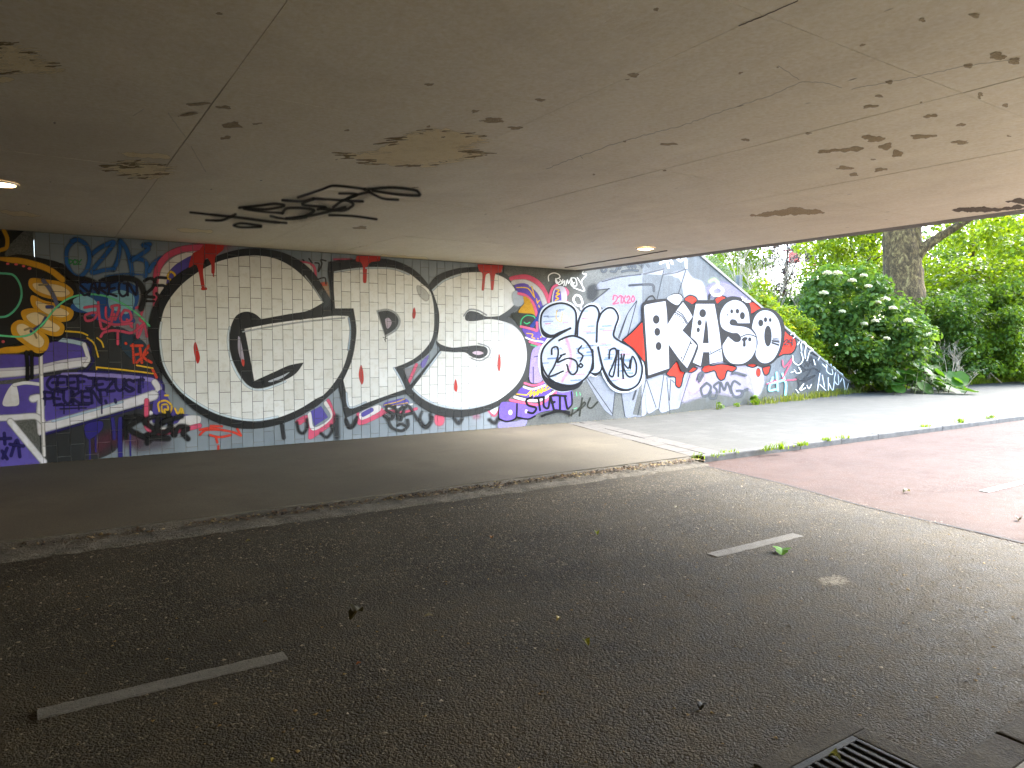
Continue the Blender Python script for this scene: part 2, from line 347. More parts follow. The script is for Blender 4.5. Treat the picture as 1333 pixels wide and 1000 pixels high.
# pavements
BL = lambda y: 6.86+(y-6.2)*.262               # left edge of the paver band
wk = prism('pavement', [(-60, 6.3), (BL(6.3), 6.3), (BL(10.3), 10.3), (-60, 10.3)], -.02, SW, M['walk']); tag(wk, kind='structure')
BR = lambda y: BL(y)+.585
ring = [(BR(6.3), 6.3), (220, 6.3), (220, 12.0), (20.6, 12.0), (20.4, wing_y(20.4)+.02), (BEND, WY+.05), (BR(10.25), 10.25)]
pv = prism('pavement', ring, -.02, SW, M['slabs']); tag(pv, kind='structure')
bed = prism('paver_band', [(BL(6.3)+.002, 6.3), (BR(6.3)-.002, 6.3), (BR(10.25)-.002, 10.25), (BL(10.25)+.002, 10.25)], -.02, SW-.012, M['soil']); tag(bed, kind='structure')
pm = {}
for row in range(2):
    y = 6.3+.0+row*.0; i = 0; cuts = [6.3]
    while cuts[-1] < 10.1: cuts.append(cuts[-1]+(.30 if row == 0 else .30)+(.15 if (row == 1 and len(cuts) == 1) else 0))
    for y0, y1 in zip(cuts[:-1], cuts[1:]):
        y1 = min(y1, 10.16); g = .004
        r = [(BL(y0)+row*.29+g, y0+g), (BL(y0)+row*.29+.29-g, y0+g), (BL(y1)+row*.29+.29-g, y1-g), (BL(y1)+row*.29+g, y1-g)]
        prism('paver', r, SW-.03, SW+.004+ns()*.004, M['paver'], bed, .006)
near = prism('pavement', [(-60, 1.05), (-60, -2.7), (220, -2.7), (220, 1.05)], -.02, .025, M['near']); tag(near, kind='structure')

def kerb_line(x0, x1, y0, y1, z, step, name='kerb', m='kerb'):
    o = empty(name, (x0, y0, 0)); tag(o, kind='structure'); x = x0
    while x < x1-.01:
        xe = min(x+step, x1); box('kerb_stone', (x+.003, y0+ns()*.004, -.05), (xe-.003, y1, z+ns()*.005), M[m], o, min(.018, z*.5)); x = xe
    return o
kerb_line(6.98, 37, 6.16, 6.298, .078, 1.0)
kerb_line(-2, 36, 1.06, 1.198, .022, 1.0, m='drain')

# ------------------------------------------------------------------ bridge
EX = 8.12
bridge = empty('bridge', (0, 10.5, 0))
tag(bridge, 'low concrete bridge with a pale worn painted underside spanning the cycle road', 'bridge')
def dk(name, a_, b_, m): return box(name, a_, b_, m, bridge)
dk('deck_slab', (-26, -3.0, ZC+.02), (EX-.02, 11.2, ZC+.95), M['concrete'])
dk('edge_beam', (EX-.018, -3.2, ZC-.002), (EX+.22, 11.2, ZC+1.35), M['concrete'])
def jx(i, y):
    tops = [(-2.4, -2.4), (-.77, -.77), (.84, .86), (2.46, 2.55), (4.1, 3.66), (5.62, 5.2), (7.22, 7.6), (EX-.02, EX-.02)]
    a_, b_ = tops[i]; return a_+(b_-a_)*max(0, min(1, (y-1.6)/8.6))
ysp = [-2.68, -.17, 1.9, 3.97, 6.04, 8.11, WY]
g = .0022
for i in range(7):
    for j in range(6):
        y0, y1 = ysp[j], ysp[j+1]
        r = [(jx(i, y0)+g, y0+g), (jx(i+1, y0)-g, y0+g), (jx(i+1, y1)-g, y1-g), (jx(i, y1)+g, y1-g)]
        dz = ns()*.0012
        prism('ceiling_panel', r, ZC+dz, ZC+.019, M['soffit'], bridge)
dk('soffit', (-26, -2.68, ZC+.001), (-2.402, WY, ZC+.019), M['soffit'])

# ------------------------------------------------------------------ abutment wall with tiles
wall = empty('abutment_wall', (3.2, WY, SW))
tag(wall, 'long graffiti-covered underpass wall with a grey tiled middle and dark concrete ends', 'wall')
clad = box('tiled_cladding', (TX0, WY+.007, 0), (TX1, WY+.3, ZC+.01), M['grout'], wall)
box('concrete_panel', (-26, WY, 0), (TX0-.012, WY+.3, ZC+.01), M['wallconc'], wall)
box('joint_strip', (TX0-.010, WY-.004, SW), (TX0-.001, WY+.2, ZC-.001), M['concrete'], wall)
box('joint_gap', (TX1+.001, WY+.012, 0), (TX1+.022, WY+.29, ZC+.01), M['dark'], wall)
box('concrete_panel', (TX1+.023, WY, 0), (BEND, WY+.3, 3.43), M['wallconc'], wall)
def tile_mesh(wd, ht):
    bm = bmesh.new(); b = .0022; d = .009
    def ringv(i, y): return [bm.verts.new((x, y, z)) for x, z in ((i, i), (wd-i, i), (wd-i, ht-i), (i, ht-i))]
    r0, r1, r2 = ringv(0, d), ringv(0, b), ringv(b, 0)
    for p_, q_ in ((r0, r1), (r1, r2)):
        for i in range(4): bm.faces.new((p_[i], p_[(i+1) % 4], q_[(i+1) % 4], q_[i]))
    bm.faces.new(r2); bmesh.ops.recalc_face_normals(bm, faces=bm.faces)
    me = bpy.data.meshes.new('tile'); bm.to_mesh(me); bm.free(); me.materials.append(M['tile']); return me
cache = {}; ntile = 0; rest = []
k0 = -9; kmax = int(math.ceil((TX1-TU)/TW))
for kk in range(k0, kmax):
    xa = TU+kk*TW; xb = min(xa+TW, TX1); gg = .0022
    off = 0 if kk % 2 else -TH/2
    z = TZ+off
    while z > SW: z -= TH
    while z < ZC-.01:
        za, zb = max(z, SW), min(z+TH, ZC-.004)
        if zb-za > .02 and xb-xa > .02:
            wd, ht = round(xb-xa-2*gg, 4), round(zb-za-2*gg, 4)
            loc = (xa+gg, WY-.0002*random.random(), za+gg)
            if ntile < 300:
                if (wd, ht) not in cache: cache[(wd, ht)] = tile_mesh(wd, ht)
                t = link('tile', cache[(wd, ht)], None, clad, loc); t.rotation_euler = (ns()*.0012, 0, ns()*.002); ntile += 1
            else: rest.append((loc, wd, ht))
        z += TH
parts = []
for loc, wd, ht in rest:
    b = .0022; x, y, z = loc
    o8 = [(x, y+.009, z), (x+wd, y+.009, z), (x+wd, y+.009, z+ht), (x, y+.009, z+ht), (x, y+b, z), (x+wd, y+b, z), (x+wd, y+b, z+ht), (x, y+b, z+ht),
          (x+b, y, z+b), (x+wd-b, y, z+b), (x+wd-b, y, z+ht-b), (x+b, y, z+ht-b)]
    parts.append((o8, [(0, 1, 5, 4), (1, 2, 6, 5), (2, 3, 7, 6), (3, 0, 4, 7), (4, 5, 9, 8), (5, 6, 10, 9), (6, 7, 11, 10), (7, 4, 8, 11), (8, 9, 10, 11)]))
V, Fc = merge(parts); tag(pyd('tile', V, Fc, M['tile'], clad), kind='stuff')

# wing wall: flares away from the road, its top slopes down with the embankment
wing = empty('wing_wall', (14, 11, SW)); tag(wing, 'sloping concrete wing wall covered with graffiti beside the paved path', 'wall')
XA, XE = BEND, 20.45
prof = [(XA, -.1), (XE, -.1), (XE, .10), (11.55, 3.43), (XA, 3.43)]
n_ = 1/math.sqrt(1+SLOPE**2); T = .3
vs = [(x, wing_y(x), z) for x, z in prof]+[(x-T*SLOPE*n_, wing_y(x)+T*n_, z) for x, z in prof]
vs[5] = (XA, WY+T, -.1); vs[9] = (XA, WY+T, 3.43)
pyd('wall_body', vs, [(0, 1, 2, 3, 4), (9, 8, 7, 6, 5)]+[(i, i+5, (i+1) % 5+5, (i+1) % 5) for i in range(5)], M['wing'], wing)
# coping, 3 cm proud, with a chamfered edge
cp = [(XE+.02, .06), (11.56, 3.40), (XA, 3.40)]; vs = []
for x, z in cp:
    for dx, dz in ((-.02, 0.0), (-.02, .055), (.0, .075), (T, .075), (T+.03, .055), (T+.03, 0)): vs.append((x, wing_y(x)+dx, z+dz))
fs = [(i*6+j, i*6+(j+1) % 6, i*6+6+(j+1) % 6, i*6+6+j) for i in range(2) for j in range(6)]+[(0, 1, 2, 3, 4, 5), (17, 16, 15, 14, 13, 12)]
pyd('coping', vs, fs, M['concrete'], wing)
# the far abutment on the photographer's own side; unseen, made pale to bounce light
nw = empty('abutment_wall', (0, -2.7, 0)); tag(nw, 'unseen concrete underpass wall on the drain side of the road, pale to bounce light', 'wall')
box('wall_body', (-26, -3.0, 0), (EX-.02, -2.7, ZC+.018), M['pale'], nw)

# ------------------------------------------------------------------ ceiling lamps
for x, y, lab in ((-.2, 7.27, 'round recessed ceiling lamp glowing warm above the tiled wall end'), (7.03, 7.29, 'round recessed ceiling lamp close to the bridge edge'), (-7.3, 7.27, 'round recessed ceiling lamp deep inside the underpass')):
    lp = empty('ceiling_lamp', (x, y, ZC-.03)); tag(lp, lab, 'lamp', 'recessed lamps in the bridge underside')
    prof = [(.132, .0), (.132, -.012), (.120, -.018), (.109, -.014), (.107, -.004)]; vs, fs = [], []; S = 28
    for r, dz in prof:
        for s in range(S): t = 2*math.pi*s/S; vs.append((x+r*math.cos(t), y+r*math.sin(t), ZC-.002+dz))
    for i in range(len(prof)-1):
        for s in range(S): a_, b_ = i*S+s, i*S+(s+1) % S; fs.append((a_, b_, b_+S, a_+S))
    pyd('trim_ring', vs, fs, M['ring'], lp, True)
    vs = [(x, y, ZC-.022)]; fs = []
    for q, (r, dz) in enumerate(((.055, -.019), (.106, -.008))):
        for s in range(S): t = 2*math.pi*s/S; vs.append((x+r*math.cos(t), y+r*math.sin(t), ZC-.002+dz))
    for s in range(S): fs.append((0, 1+(s+1) % S, 1+s)); fs.append((1+s, 1+(s+1) % S, 1+S+(s+1) % S, 1+S+s))
    pyd('lens', vs, fs, M['lamp'], lp, True)

# ------------------------------------------------------------------ road markings (each dash lies on the road)
def dash(x0, x1, y, w_, m, lab):
    vs, fs = [], []; n = 30
    for i in range(n+1):
        x = x0+(x1-x0)*i/n
        vs += [(x, y-w_/2+ns()*.004, .003), (x, y-w_/2+.01, .006), (x, y+w_/2-.01, .006), (x, y+w_/2+ns()*.004, .003)]
    for i in range(n):
        for j in range(3): a_ = i*4+j; fs.append((a_, a_+4, a_+5, a_+1))
    tag(pyd('road_dash', vs, fs, m), lab, 'road marking', 'centre line dashes')
dash(-.04, .955, 3.41, .105, M['line'], 'dirty grey centre line dash on the dark asphalt beyond the drain')
dash(3.94, 4.93, 3.39, .105, M['line'], 'pale centre line dash beside the green leaf on dark asphalt')
dash(7.96, 8.96, 3.365, .09, M['line2'], 'clean white centre line dash on the red cycle path')
dash(11.96, 12.96, 3.365, .09, M['line2'], 'clean white centre line dash farther along the red cycle path')

# ------------------------------------------------------------------ drain at the near kerb
dr = empty('drain', (2.35, 1.38, 0)); tag(dr, 'square cast iron drain grate with slots in a concrete frame', 'drain')
x0, x1, y0, y1 = 2.08, 2.63, 1.2, 1.585
fr = box('frame', (x0, y1-.085, -.02), (x1, y1, .012), M['drain'], dr, .006)
box('frame', (x1-.085, y0, -.02), (x1, y1-.086, .012), M['drain'], dr, .006)
box('frame', (x0, y0, -.02), (x0+.085, y1-.086, .012), M['drain'], dr, .006)
gr = empty('grate', (2.35, 1.35, 0)); gr.parent = dr; gr.location = (0, -.03, 0)
ix0, ix1, iy0, iy1 = x0+.09, x1-.09, y0+.004, y1-.09
box('sump_shade_sheet', (ix0-.004, iy0, .0012), (ix1+.004, iy1+.004, .0022), M['dark'], dr)  # flat near-black sheet, painted shade in place of the hollow below the bars
box('rail', (ix0, iy1-.026, .003), (ix1, iy1, .013), M['iron'], gr, .003); box('rail', (ix0, iy0, .003), (ix1, iy0+.026, .013), M['iron'], gr, .003)
nb = 9
for i in range(nb):
    xx = ix0+(ix1-ix0-.018)*i/(nb-1); box('bar', (xx, iy0+.027, .003), (xx+.018, iy1-.027, .012), M['iron'], gr, .003)

# dust and leaf litter drifted along gutter, seam and wall foot: thousands of crumbs
def crumbs(name, n, place, size, cols, lab, cat='litter', flat=.45):
    th = RNG.uniform(0, 6.283, n); s = size[0]+(size[1]-size[0])*RNG.random(n)**2.5; P = np.array([place() for _ in range(n)])
    base = np.array([[1, .1, 0], [-.4, .9, 0], [-.6, -.8, 0], [.1, 0, 1.0]]); V = np.repeat(base[None], n, 0)+RNG.uniform(-.3, .3, (n, 4, 3))
    V[:, :, 2] = np.abs(V[:, :, 2])*flat; c, sn = np.cos(th)[:, None], np.sin(th)[:, None]
    X = V[:, :, 0]*c-V[:, :, 1]*sn; Y = V[:, :, 0]*sn+V[:, :, 1]*c
    V = np.stack([X, Y, V[:, :, 2]], -1)*s[:, None, None]+P[:, None, :]
    idx = np.arange(n)[:, None]*4; f = np.concatenate([idx+np.array([[0, 1, 3]]), idx+np.array([[1, 2, 3]]), idx+np.array([[2, 0, 3]])], 0)
    me = bpy.data.meshes.new(name); me.vertices.add(n*4); me.vertices.foreach_set('co', V.astype(np.float32).ravel())
    me.loops.add(len(f)*3); me.loops.foreach_set('vertex_index', f.astype(np.int32).ravel())
    me.polygons.add(len(f)); me.polygons.foreach_set('loop_start', np.arange(len(f), dtype=np.int32)*3); me.update(calc_edges=True)
    C = np.array([lin(x) for x in cols])[RNG.integers(0, len(cols), n)]*RNG.uniform(.6, 1.2, (n, 1)); C = np.concatenate([np.repeat(C, 4, 0), np.ones((n*4, 1))], 1)
    setcol(me, C); o = link(name, me, M['attr']); tag(o, lab, cat, kind='stuff'); return o
def on_road():
    while True:
        x, y = random.uniform(-2, 7), random.uniform(1.25, 5.95)
        if x < JX(y): return (x, y, .001)
crumbs('road_grit', 8500, on_road, (.0022, .0125), ['#6d6350', '#82755f', '#534838', '#948973', '#43382a', '#7a6230'], 'fine pale grit scattered over the dark asphalt', 'grit')
def on_gut():
    x = 6.9-abs(random.gauss(0, 3.2)) if random.random() < .8 else random.uniform(-2, 6.9); return (x, 6.2+random.gauss(0, .07), .045)
crumbs('leaf_litter', 2600, on_gut, (.005, .026), ['#4a3826', '#5f482c', '#352819', '#6e5e42', '#281f15', '#786840'], 'brown crumbled leaf litter drifted along the gutter', flat=.7)
def on_foot():
    x = random.uniform(-.5, 20); return (x, wing_y(x)-.012-abs(random.gauss(0, .03)), SW+.001)
crumbs('wall_foot_litter', 1800, on_foot, (.004, .02), ['#6a5e44', '#483c2a', '#7e6f50', '#505c2c', '#867250'], 'dry crumbs gathered along the foot of the wall')
def on_seam():
    y = random.uniform(1.3, 6.1); return (JX(y)+random.gauss(-.03, .05), y, .002)
crumbs('seam_dust', 1200, on_seam, (.003, .012), ['#5f5343', '#6e6252', '#483c2e'], 'sandy crumbs along the joint of dark and red asphalt')

# ================================================================== GRAFFITI (flat paint on the walls, traced at its place and size)
REG = {'A': (0, 280, .34), 'B': (190, 300, .3), 'C': (420, 310, .28), 'D': (640, 310, .26), 'E': (820, 310, .25),
       'A1': (0, 280, .16), 'A2': (0, 430, .185), 'A3': (70, 290, .17), 'A4': (110, 440, .17), 'D1': (650, 330, .13), 'D2': (650, 440, .13),
       'D3': (760, 320, .14), 'D4': (760, 430, .13), 'B1': (200, 310, .13), 'B2': (260, 470, .13), 'C1': (380, 320, .13), 'C2': (380, 460, .13),
       'C3': (500, 470, .1275), 'E1': (830, 375, .14), 'E2': (930, 375, .14), 'E3': (1000, 420, .11), 'CE': (230, 220, .255), 'P': (0, 0, 1),
       'R7': (0, 0, .5026), 'R8': (660, 0, .505)}
def parse(reg, s):
    ox, oy, sc_ = REG[reg]; out = []
    for tkn in s.split():
        cor = tkn.endswith('*'); x, y = tkn.rstrip('*').split(','); out.append((ox+float(x)*sc_, oy+float(y)*sc_, cor))
    return out
def curve(pts, closed, sub=6):
    n = len(pts); out = []; seg = n if closed else n-1
    P = [np.array(p[:2]) for p in pts]; C_ = [p[2] for p in pts]
    for i in range(seg):
        i0, i1, i2, i3 = i-1, i, i+1, i+2
        if closed: i0 %= n; i2 %= n; i3 %= n
        else: i0 = max(i0, 0); i3 = min(i3, n-1)
        p1, p2 = P[i1], P[i2]; L = np.linalg.norm(p2-p1)
        m1 = np.zeros(2) if C_[i1] else (p2-P[i0])*.5; m2 = np.zeros(2) if C_[i2] else (P[i3]-p1)*.5
        for m in (m1, m2):                      # keep tangents from overshooting on short segments
            l_ = np.linalg.norm(m)
            if l_ > L and l_ > 0: m *= L/l_
        if C_[i1] and C_[i2]: ks = 1
        else: ks = max(2, min(sub, int(L/1.6)+1))
        for j in range(ks):
            t = j/ks; t2, t3 = t*t, t*t*t
            out.append((2*t3-3*t2+1)*p1+(t3-2*t2+t)*m1+(-2*t3+3*t2)*p2+(t3-t2)*m2)
    if not closed: out.append(P[-1])
    o2 = [out[0]]
    for p in out[1:]:
        if np.linalg.norm(p-o2[-1]) > .05: o2.append(p)
    if closed and np.linalg.norm(o2[0]-o2[-1]) < .05: o2.pop()
    return o2
def area(P): return .5*sum(P[i][0]*P[(i+1) % len(P)][1]-P[(i+1) % len(P)][0]*P[i][1] for i in range(len(P)))
def offset(P, w_):
    n = len(P); out = []; s = 1 if area(P) > 0 else -1
    for i in range(n):
        d1 = P[i]-P[i-1]; d2 = P[(i+1) % n]-P[i]; d1 = d1/(np.linalg.norm(d1)+1e-9); d2 = d2/(np.linalg.norm(d2)+1e-9)
        nn = np.array([d1[1]+d2[1], -(d1[0]+d2[0])]); l_ = np.linalg.norm(nn); nn = nn/l_ if l_ > 1e-6 else np.array([d1[1], -d1[0]])
        cs = max(.5, nn@np.array([d1[1], -d1[0]])); out.append(P[i]+nn*s*w_/cs)
    return out
def clip_x(P, x, right):
    out = []; n = len(P); ins = (lambda p: p[0] >= x) if right else (lambda p: p[0] <= x)
    for i in range(n):
        a_, b_ = P[i], P[(i+1) % n]
        if ins(a_): out.append(a_)
        if ins(a_) != ins(b_): t = (x-a_[0])/(b_[0]-a_[0]); out.append(a_+(b_-a_)*t)
    return out
class Piece:
    """one painted thing: a mesh of triangles carrying colour and opacity"""
    boxes = []
    def __init__(s, name, label, host='wall', mat_='paint_tile', step=.00022):
        s.name, s.label, s.host, s.mat, s.step = name, label, host, mat_, step; s.V = []; s.F = []; s.C = []
    def _layer(s, P):
        x0, y0 = min(p[0] for p in P), min(p[1] for p in P); x1, y1 = max(p[0] for p in P), max(p[1] for p in P); l_ = 0
        for h, b, k_ in Piece.boxes:
            if h == (s.host == 'ceiling') and b[0] < x1 and b[2] > x0 and b[1] < y1 and b[3] > y0: l_ = max(l_, k_+1)
        Piece.boxes.append((s.host == 'ceiling', (x0, y0, x1, y1), l_)); return l_
    def _add(s, P, A, faces, col, dep):
        o = len(s.V)
        for i, (p, a_) in enumerate(zip(P, A)):
            d = dep[i] if isinstance(dep, (list, np.ndarray)) else dep
            if s.host == 'ceiling': v = on_floor(p[0], p[1], ZC-d)
            elif s.host == 'floor': v = on_floor(p[0], p[1], d)
            else: v = on_wall(p[0], p[1], d)
            s.V.append(v); s.C.append(col+(a_,))
        s.F += [tuple(i+o for i in f) for f in faces]
    def base(s, P): return .0014+s._layer(P)*s.step
    def fill(s, reg, colr, pts, soft=.5, a=1.0, closed=True, rag=0.0):
        P = curve(parse(reg, pts), True) if isinstance(pts, str) else [np.array(p) for p in pts]
        col = lin(colr); d = s.base(P)
        halves = [P]
        if s.host not in ('ceiling', 'floor') and min(p[0] for p in P) < BEND_PX < max(p[0] for p in P):
            halves = [clip_x(P, BEND_PX, False), clip_x(P, BEND_PX, True)]
        for Q in halves:
            if len(Q) < 3: continue
            Pi = offset(Q, -rag) if rag else Q
            tr = tessellate_polygon([[Vector((p[0], p[1], 0)) for p in Pi]])
            s._add(Pi, [a]*len(Pi), [tuple(t) for t in tr], col, d)
            if soft:
                Po = offset(Q, soft); n = len(Q); PP = list(Pi)+list(Po)
                s._add(PP, [a]*n+[0]*n, [(i, (i+1) % n, (i+1) % n+n, i+n) for i in range(n)], col, d-.00006)
        return s
    def line(s, reg, colr, w_, *paths, soft=.35, a=1.0, closed=False):
        """strokes; w_ in region units, soft = share of the half width that fades"""
        sc_ = REG[reg][2]; col = lin(colr)
        for pts in paths:
            P = curve(parse(reg, pts), closed, 8)
            if closed: P = P+[P[0]]
            if len(P) < 2: continue
            hw = w_*sc_/2; so_ = max(hw*soft, .25); d0 = s.base([p+np.array([hw, hw]) for p in P]+[p-np.array([hw, hw]) for p in P])
            VV, AA, DD, FF = [], [], [], []; n = len(P)
            for i in range(n):
                dr_ = P[min(i+1, n-1)]-P[max(i-1, 0)]; dr_ = dr_/(np.linalg.norm(dr_)+1e-9); nn = np.array([-dr_[1], dr_[0]])
                for o_, a_ in ((-hw-so_, 0), (-hw+so_*.6, a), (hw-so_*.6, a), (hw+so_, 0)):
                    VV.append(P[i]+nn*o_); AA.append(a_); DD.append(d0+.000018*i)
            for i in range(n-1):
                for j in range(3): b = i*4+j; FF.append((b, b+1, b+5, b+4))
            if not closed:
                for e_, sg in ((0, -1), (n-1, 1)):
                    dr_ = (P[1]-P[0]) if e_ == 0 else (P[-1]-P[-2]); dr_ = dr_/(np.linalg.norm(dr_)+1e-9)*sg; nn = np.array([-dr_[1], dr_[0]])
                    b = len(VV); q = 7; VV.append(P[e_]); AA.append(a); DD.append(d0+.000018*e_)
                    for rr, aa in ((hw-so_*.6, a), (hw+so_, 0)):
                        for t in range(q):
                            th = math.pi*(t/(q-1)-.5); VV.append(P[e_]+(dr_*math.cos(th)+nn*math.sin(th))*rr); AA.append(aa); DD.append(d0+.000018*e_)
                    for t in range(q-1): FF.append((b, b+1+t, b+2+t)); FF.append((b+1+t, b+1+q+t, b+2+q+t, b+2+t))
            s._add(VV, AA, FF, col, DD)
        return s
    def ell(s, reg, colr, *els, soft=.4, a=1.0, rag=0.0):
        ox, oy, sc_ = REG[reg]
        for x, y, rx, ry in els:
            P = [(ox+sc_*(x+rx*math.cos(t*math.pi/9)), oy+sc_*(y+ry*math.sin(t*math.pi/9))) for t in range(18)]
            s.fill('P', colr, P, soft, a, rag=rag)
        return s
    def text(s, reg, colr, w_, txt, x0, y0, x1, y1, h, slant=0.0, soft=.35, a=1.0, jit=.05):
        """hand lettering along a baseline; cap height h"""
        n = len(txt); rr = random.Random(txt); dx, dy = (x1-x0)/n, (y1-y0)/n
        for i, ch in enumerate(txt):
            for path in GLYPH.get(ch, ()):
                q = []
                for tk in path.split():
                    u, v = float(tk[0])/4, float(tk[1])/6
                    u += rr.uniform(-jit, jit); v += rr.uniform(-jit, jit)
                    xx = x0+dx*(i+.06+u*.86); yy = y0+dy*(i+.5)-h*(1-v)
                    q.append('%.2f,%.2f' % (xx+slant*h*(1-v), yy))
                s.line(reg, colr, w_, ' '.join(q), soft=soft, a=a)
        return s
    def done(s, parent=None, kind=None):
        me = bpy.data.meshes.new(s.name); me.from_pydata([tuple(v) for v in s.V], [], s.F); me.update(); setcol(me, s.C)
        par = parent if parent is not None else {'wall': wall, 'wing': wing, 'ceiling': bridge}.get(s.host)
        o = link(s.name, me, M[s.mat], par); tag(o, s.label, kind=kind); return o
# glyphs: points 'uv' on a 4 x 6 box, v counted from the top
GLYPH = {'G': ['40 20 02 04 26 45 43 23'], 'E': ['40 10 01 05 16 46', '03 33'], 'F': ['40 00 03 06', '03 33'], 'J': ['10 40', '30 34 15 05'], 'Z': ['00 40 23 06 46'],
         'U': ['00 04 26 44 40'], 'S': ['41 20 01 13 34 45 26 05'], 'P': ['06 03 00', '00 30 41 33 03'], 'K': ['00 06', '40 03 46'], 'N': ['06 00 46 40'], '.': ['25 26'],
         '!': ['20 24', '25 26'], 'A': ['06 20 46', '13 34'], 'R': ['06 00', '00 30 41 33 03 46'], 'O': ['20 01 05 26 45 41 20'], 'T': ['00 40', '20 26'], 'D': ['00 06 35 43 31 00'],
         'Y': ['00 23', '40 23 16'], '2': ['01 20 41 33 06 46'], '5': ['40 00 02 32 44 26 05'], '1': ['12 30 36'], 'M': ['06 10 24 40 46'], 'B': ['00 06 35 44 23 02', '00 30 41 23'],
         'I': ['20 26'], 'L': ['00 06 46'], 'C': ['41 20 02 04 26 45'], 'X': ['00 46', '40 06'], 'H': ['00 06', '40 46', '03 43'], '9': ['41 20 02 23 42 40 46']}
K_, WH = '#0e0f11', '#dedfdd'

# ---- left end: base coats, creature, purple lettering, tags
p = Piece('graffiti_background', 'charcoal and navy base coat under the purple lettering')
p.fill('A', '#2a2c2e', '158,225 260,232 330,300 420,420 520,470 600,560 620,640 600,760 480,800 440,900 320,945 210,952 160,955', 1.5)
p.fill('A3', '#1c3546', '480,800 600,850 700,930 720,1000 640,1060 560,1010 480,900', 1.5)
p.line('A4', '#5a3040', 90, '110,830 200,770 380,780', soft=.9, a=.7); p.line('A4', '#4b3040', 90, '430,820 520,800 600,790', soft=.9, a=.5)
p.done()
p = Piece('graffiti_lettering', 'huge purple letters with white edges below the yellow creature')
PU, PW = '#54479c', '#d4d3da'
p.fill('A2', '#5f54a8', '-190,640 70,650 180,790 290,930 200,962 -190,968', 1)
p.fill('A', PU, '-190,560 100,525 190,490 260,478 332,498 345,550 300,585 200,598 100,622 -190,645')
p.line('A', '#1b1650', 9, '195,482 270,473 342,490 346,540 358,556 332,592 300,600')
p.line('A', PW, 30, '-190,622 100,598 200,582 325,562'); p.line('A', '#b9b6c6', 10, '-190,600 120,585 240,560 330,548'); p.line('A', '#a9c0d2', 15, '225,477 280,485 322,495'); p.line('A', PW, 15, '322,496 338,552 325,575')
p.fill('A', PU, '-190,668 60,645 150,625 300,602 450,607 580,622 622,652 602,702 500,737 380,767 260,802 160,838 130,765 -190,775')
p.line('A', '#8d83c6', 16, '240,612 340,610 450,616 585,632'); p.line('A', '#1d1758', 8, '300,598 450,604 592,620 627,655 607,706 480,752 300,803 158,845')
p.line('A', PW, 34, '160,815 260,788 400,748 520,713 588,690'); p.line('A', '#9fb4c9', 8, '200,790 330,755 470,715'); p.line('A', PW, 22, '592,640 607,668 590,692')
p.line('A2', PW, 46, '230,482 285,482 282,600 290,718', soft=.5); p.line('A2', PW, 38, '-190,628 130,612 250,606 298,640', soft=.5); p.line('A2', '#d9d8e0', 40, '72,642 160,750 258,868 308,926', soft=.5)
p.fill('A2', PW, '20,520 58,420 108,380 132,515 80,532', 1); p.line('A2', PW, 22, '100,385 180,370 275,380')
p.line('A2', '#e4e2e2', 20, '286,20 289,200 294,400 300,620 310,880', soft=.7, a=.85)
p.line('A2', '#1f1b58', 22, '30,725 35,800', '-190,772 75,760', '78,882 120,772 140,890', '70,802 165,815', '15,850 50,905', '50,830 20,900')
p.line('A4', '#2a2372', 28, '215,620 224,700 226,770'); p.line('A4', '#2a2372', 34, '275,620 270,750 276,915'); p.line('A4', '#2a2372', 12, '350,740 352,900', '40,770 42,930', '84,760 86,870', '430,300 432,540', '445,300 450,380')
p.fill('A4', '#2a2372', '10,665 130,640 132,700 40,775 10,745', 1)
p.done()
p = Piece('graffiti_creature', 'yellow and black cartoon creature with cream lobes')
OC, CR = '#c8931f', '#d9c39a'
p.fill('A', K_, '-190,58* 88,62* 30,120 18,160 70,152 150,165 232,186 264,228 255,242 280,256 294,300 283,332 303,370 285,402 254,412 254,450 222,482 192,482 172,522 150,542 80,532 -190,532*', 1)
p.line('A', OC, 15, '14,58 28,92 18,130 -190,162'); p.line('A', OC, 22, '-190,170 60,174 130,188 190,210 240,248'); p.line('A', OC, 24, '-190,522 60,516 118,505')
p.fill('A', '#17181a', '-190,180 100,196 180,222 120,270 130,330 90,390 55,430 70,490 -190,505', 1)
for yo, cr in (('118,243 180,248 242,260 281,295 256,327 200,322 150,307 112,275', '128,263 180,263 237,274 267,298 240,313 185,306 138,286'),
               ('122,308 170,328 230,343 279,365 268,402 215,408 165,388 122,345', '140,330 185,345 240,360 264,378 236,391 185,379 145,352'),
               ('82,370 130,358 190,388 243,420 238,457 200,463 150,443 98,412', '103,385 140,374 190,404 228,430 212,447 160,432 113,406'),
               ('46,420 80,402 130,428 184,470 178,517 140,528 90,493 48,458', '66,424 90,418 130,443 168,480 152,507 110,488 70,452')):
    p.fill('A', OC, yo); p.fill('A', CR, cr)
p.line('A', '#5b6489', 16, '165,250 195,290 222,350', a=.8); p.line('A', '#2a3a7a', 14, '180,352 200,352', '120,445 160,420 175,395', a=.8); p.line('A', '#8a7a58', 7, '150,268 180,266', '150,375 175,385', '95,440 120,435 140,470')
p.ell('A', '#c8505a', (30, 187, 6, 4), (62, 189, 7, 4), (90, 196, 6, 4), (113, 205, 7, 5), (12, 485, 6, 5)); p.line('A', '#57b08e', 8, '-190,222 40,226 74,260 82,312 60,360 15,390 -190,392')
p.line('A', '#63c690', 7, '-190,442 60,466 120,455 170,410 210,360 262,320 330,304 400,310 470,340 530,382 572,425'); p.line('A', K_, 14, '101,525 105,575 105,628', '121,525 122,575 122,622')
p.done()
p = Piece('graffiti_tag', 'big blue outline letters OZK at the top of the tiled wall')
B_ = '#2560a6'
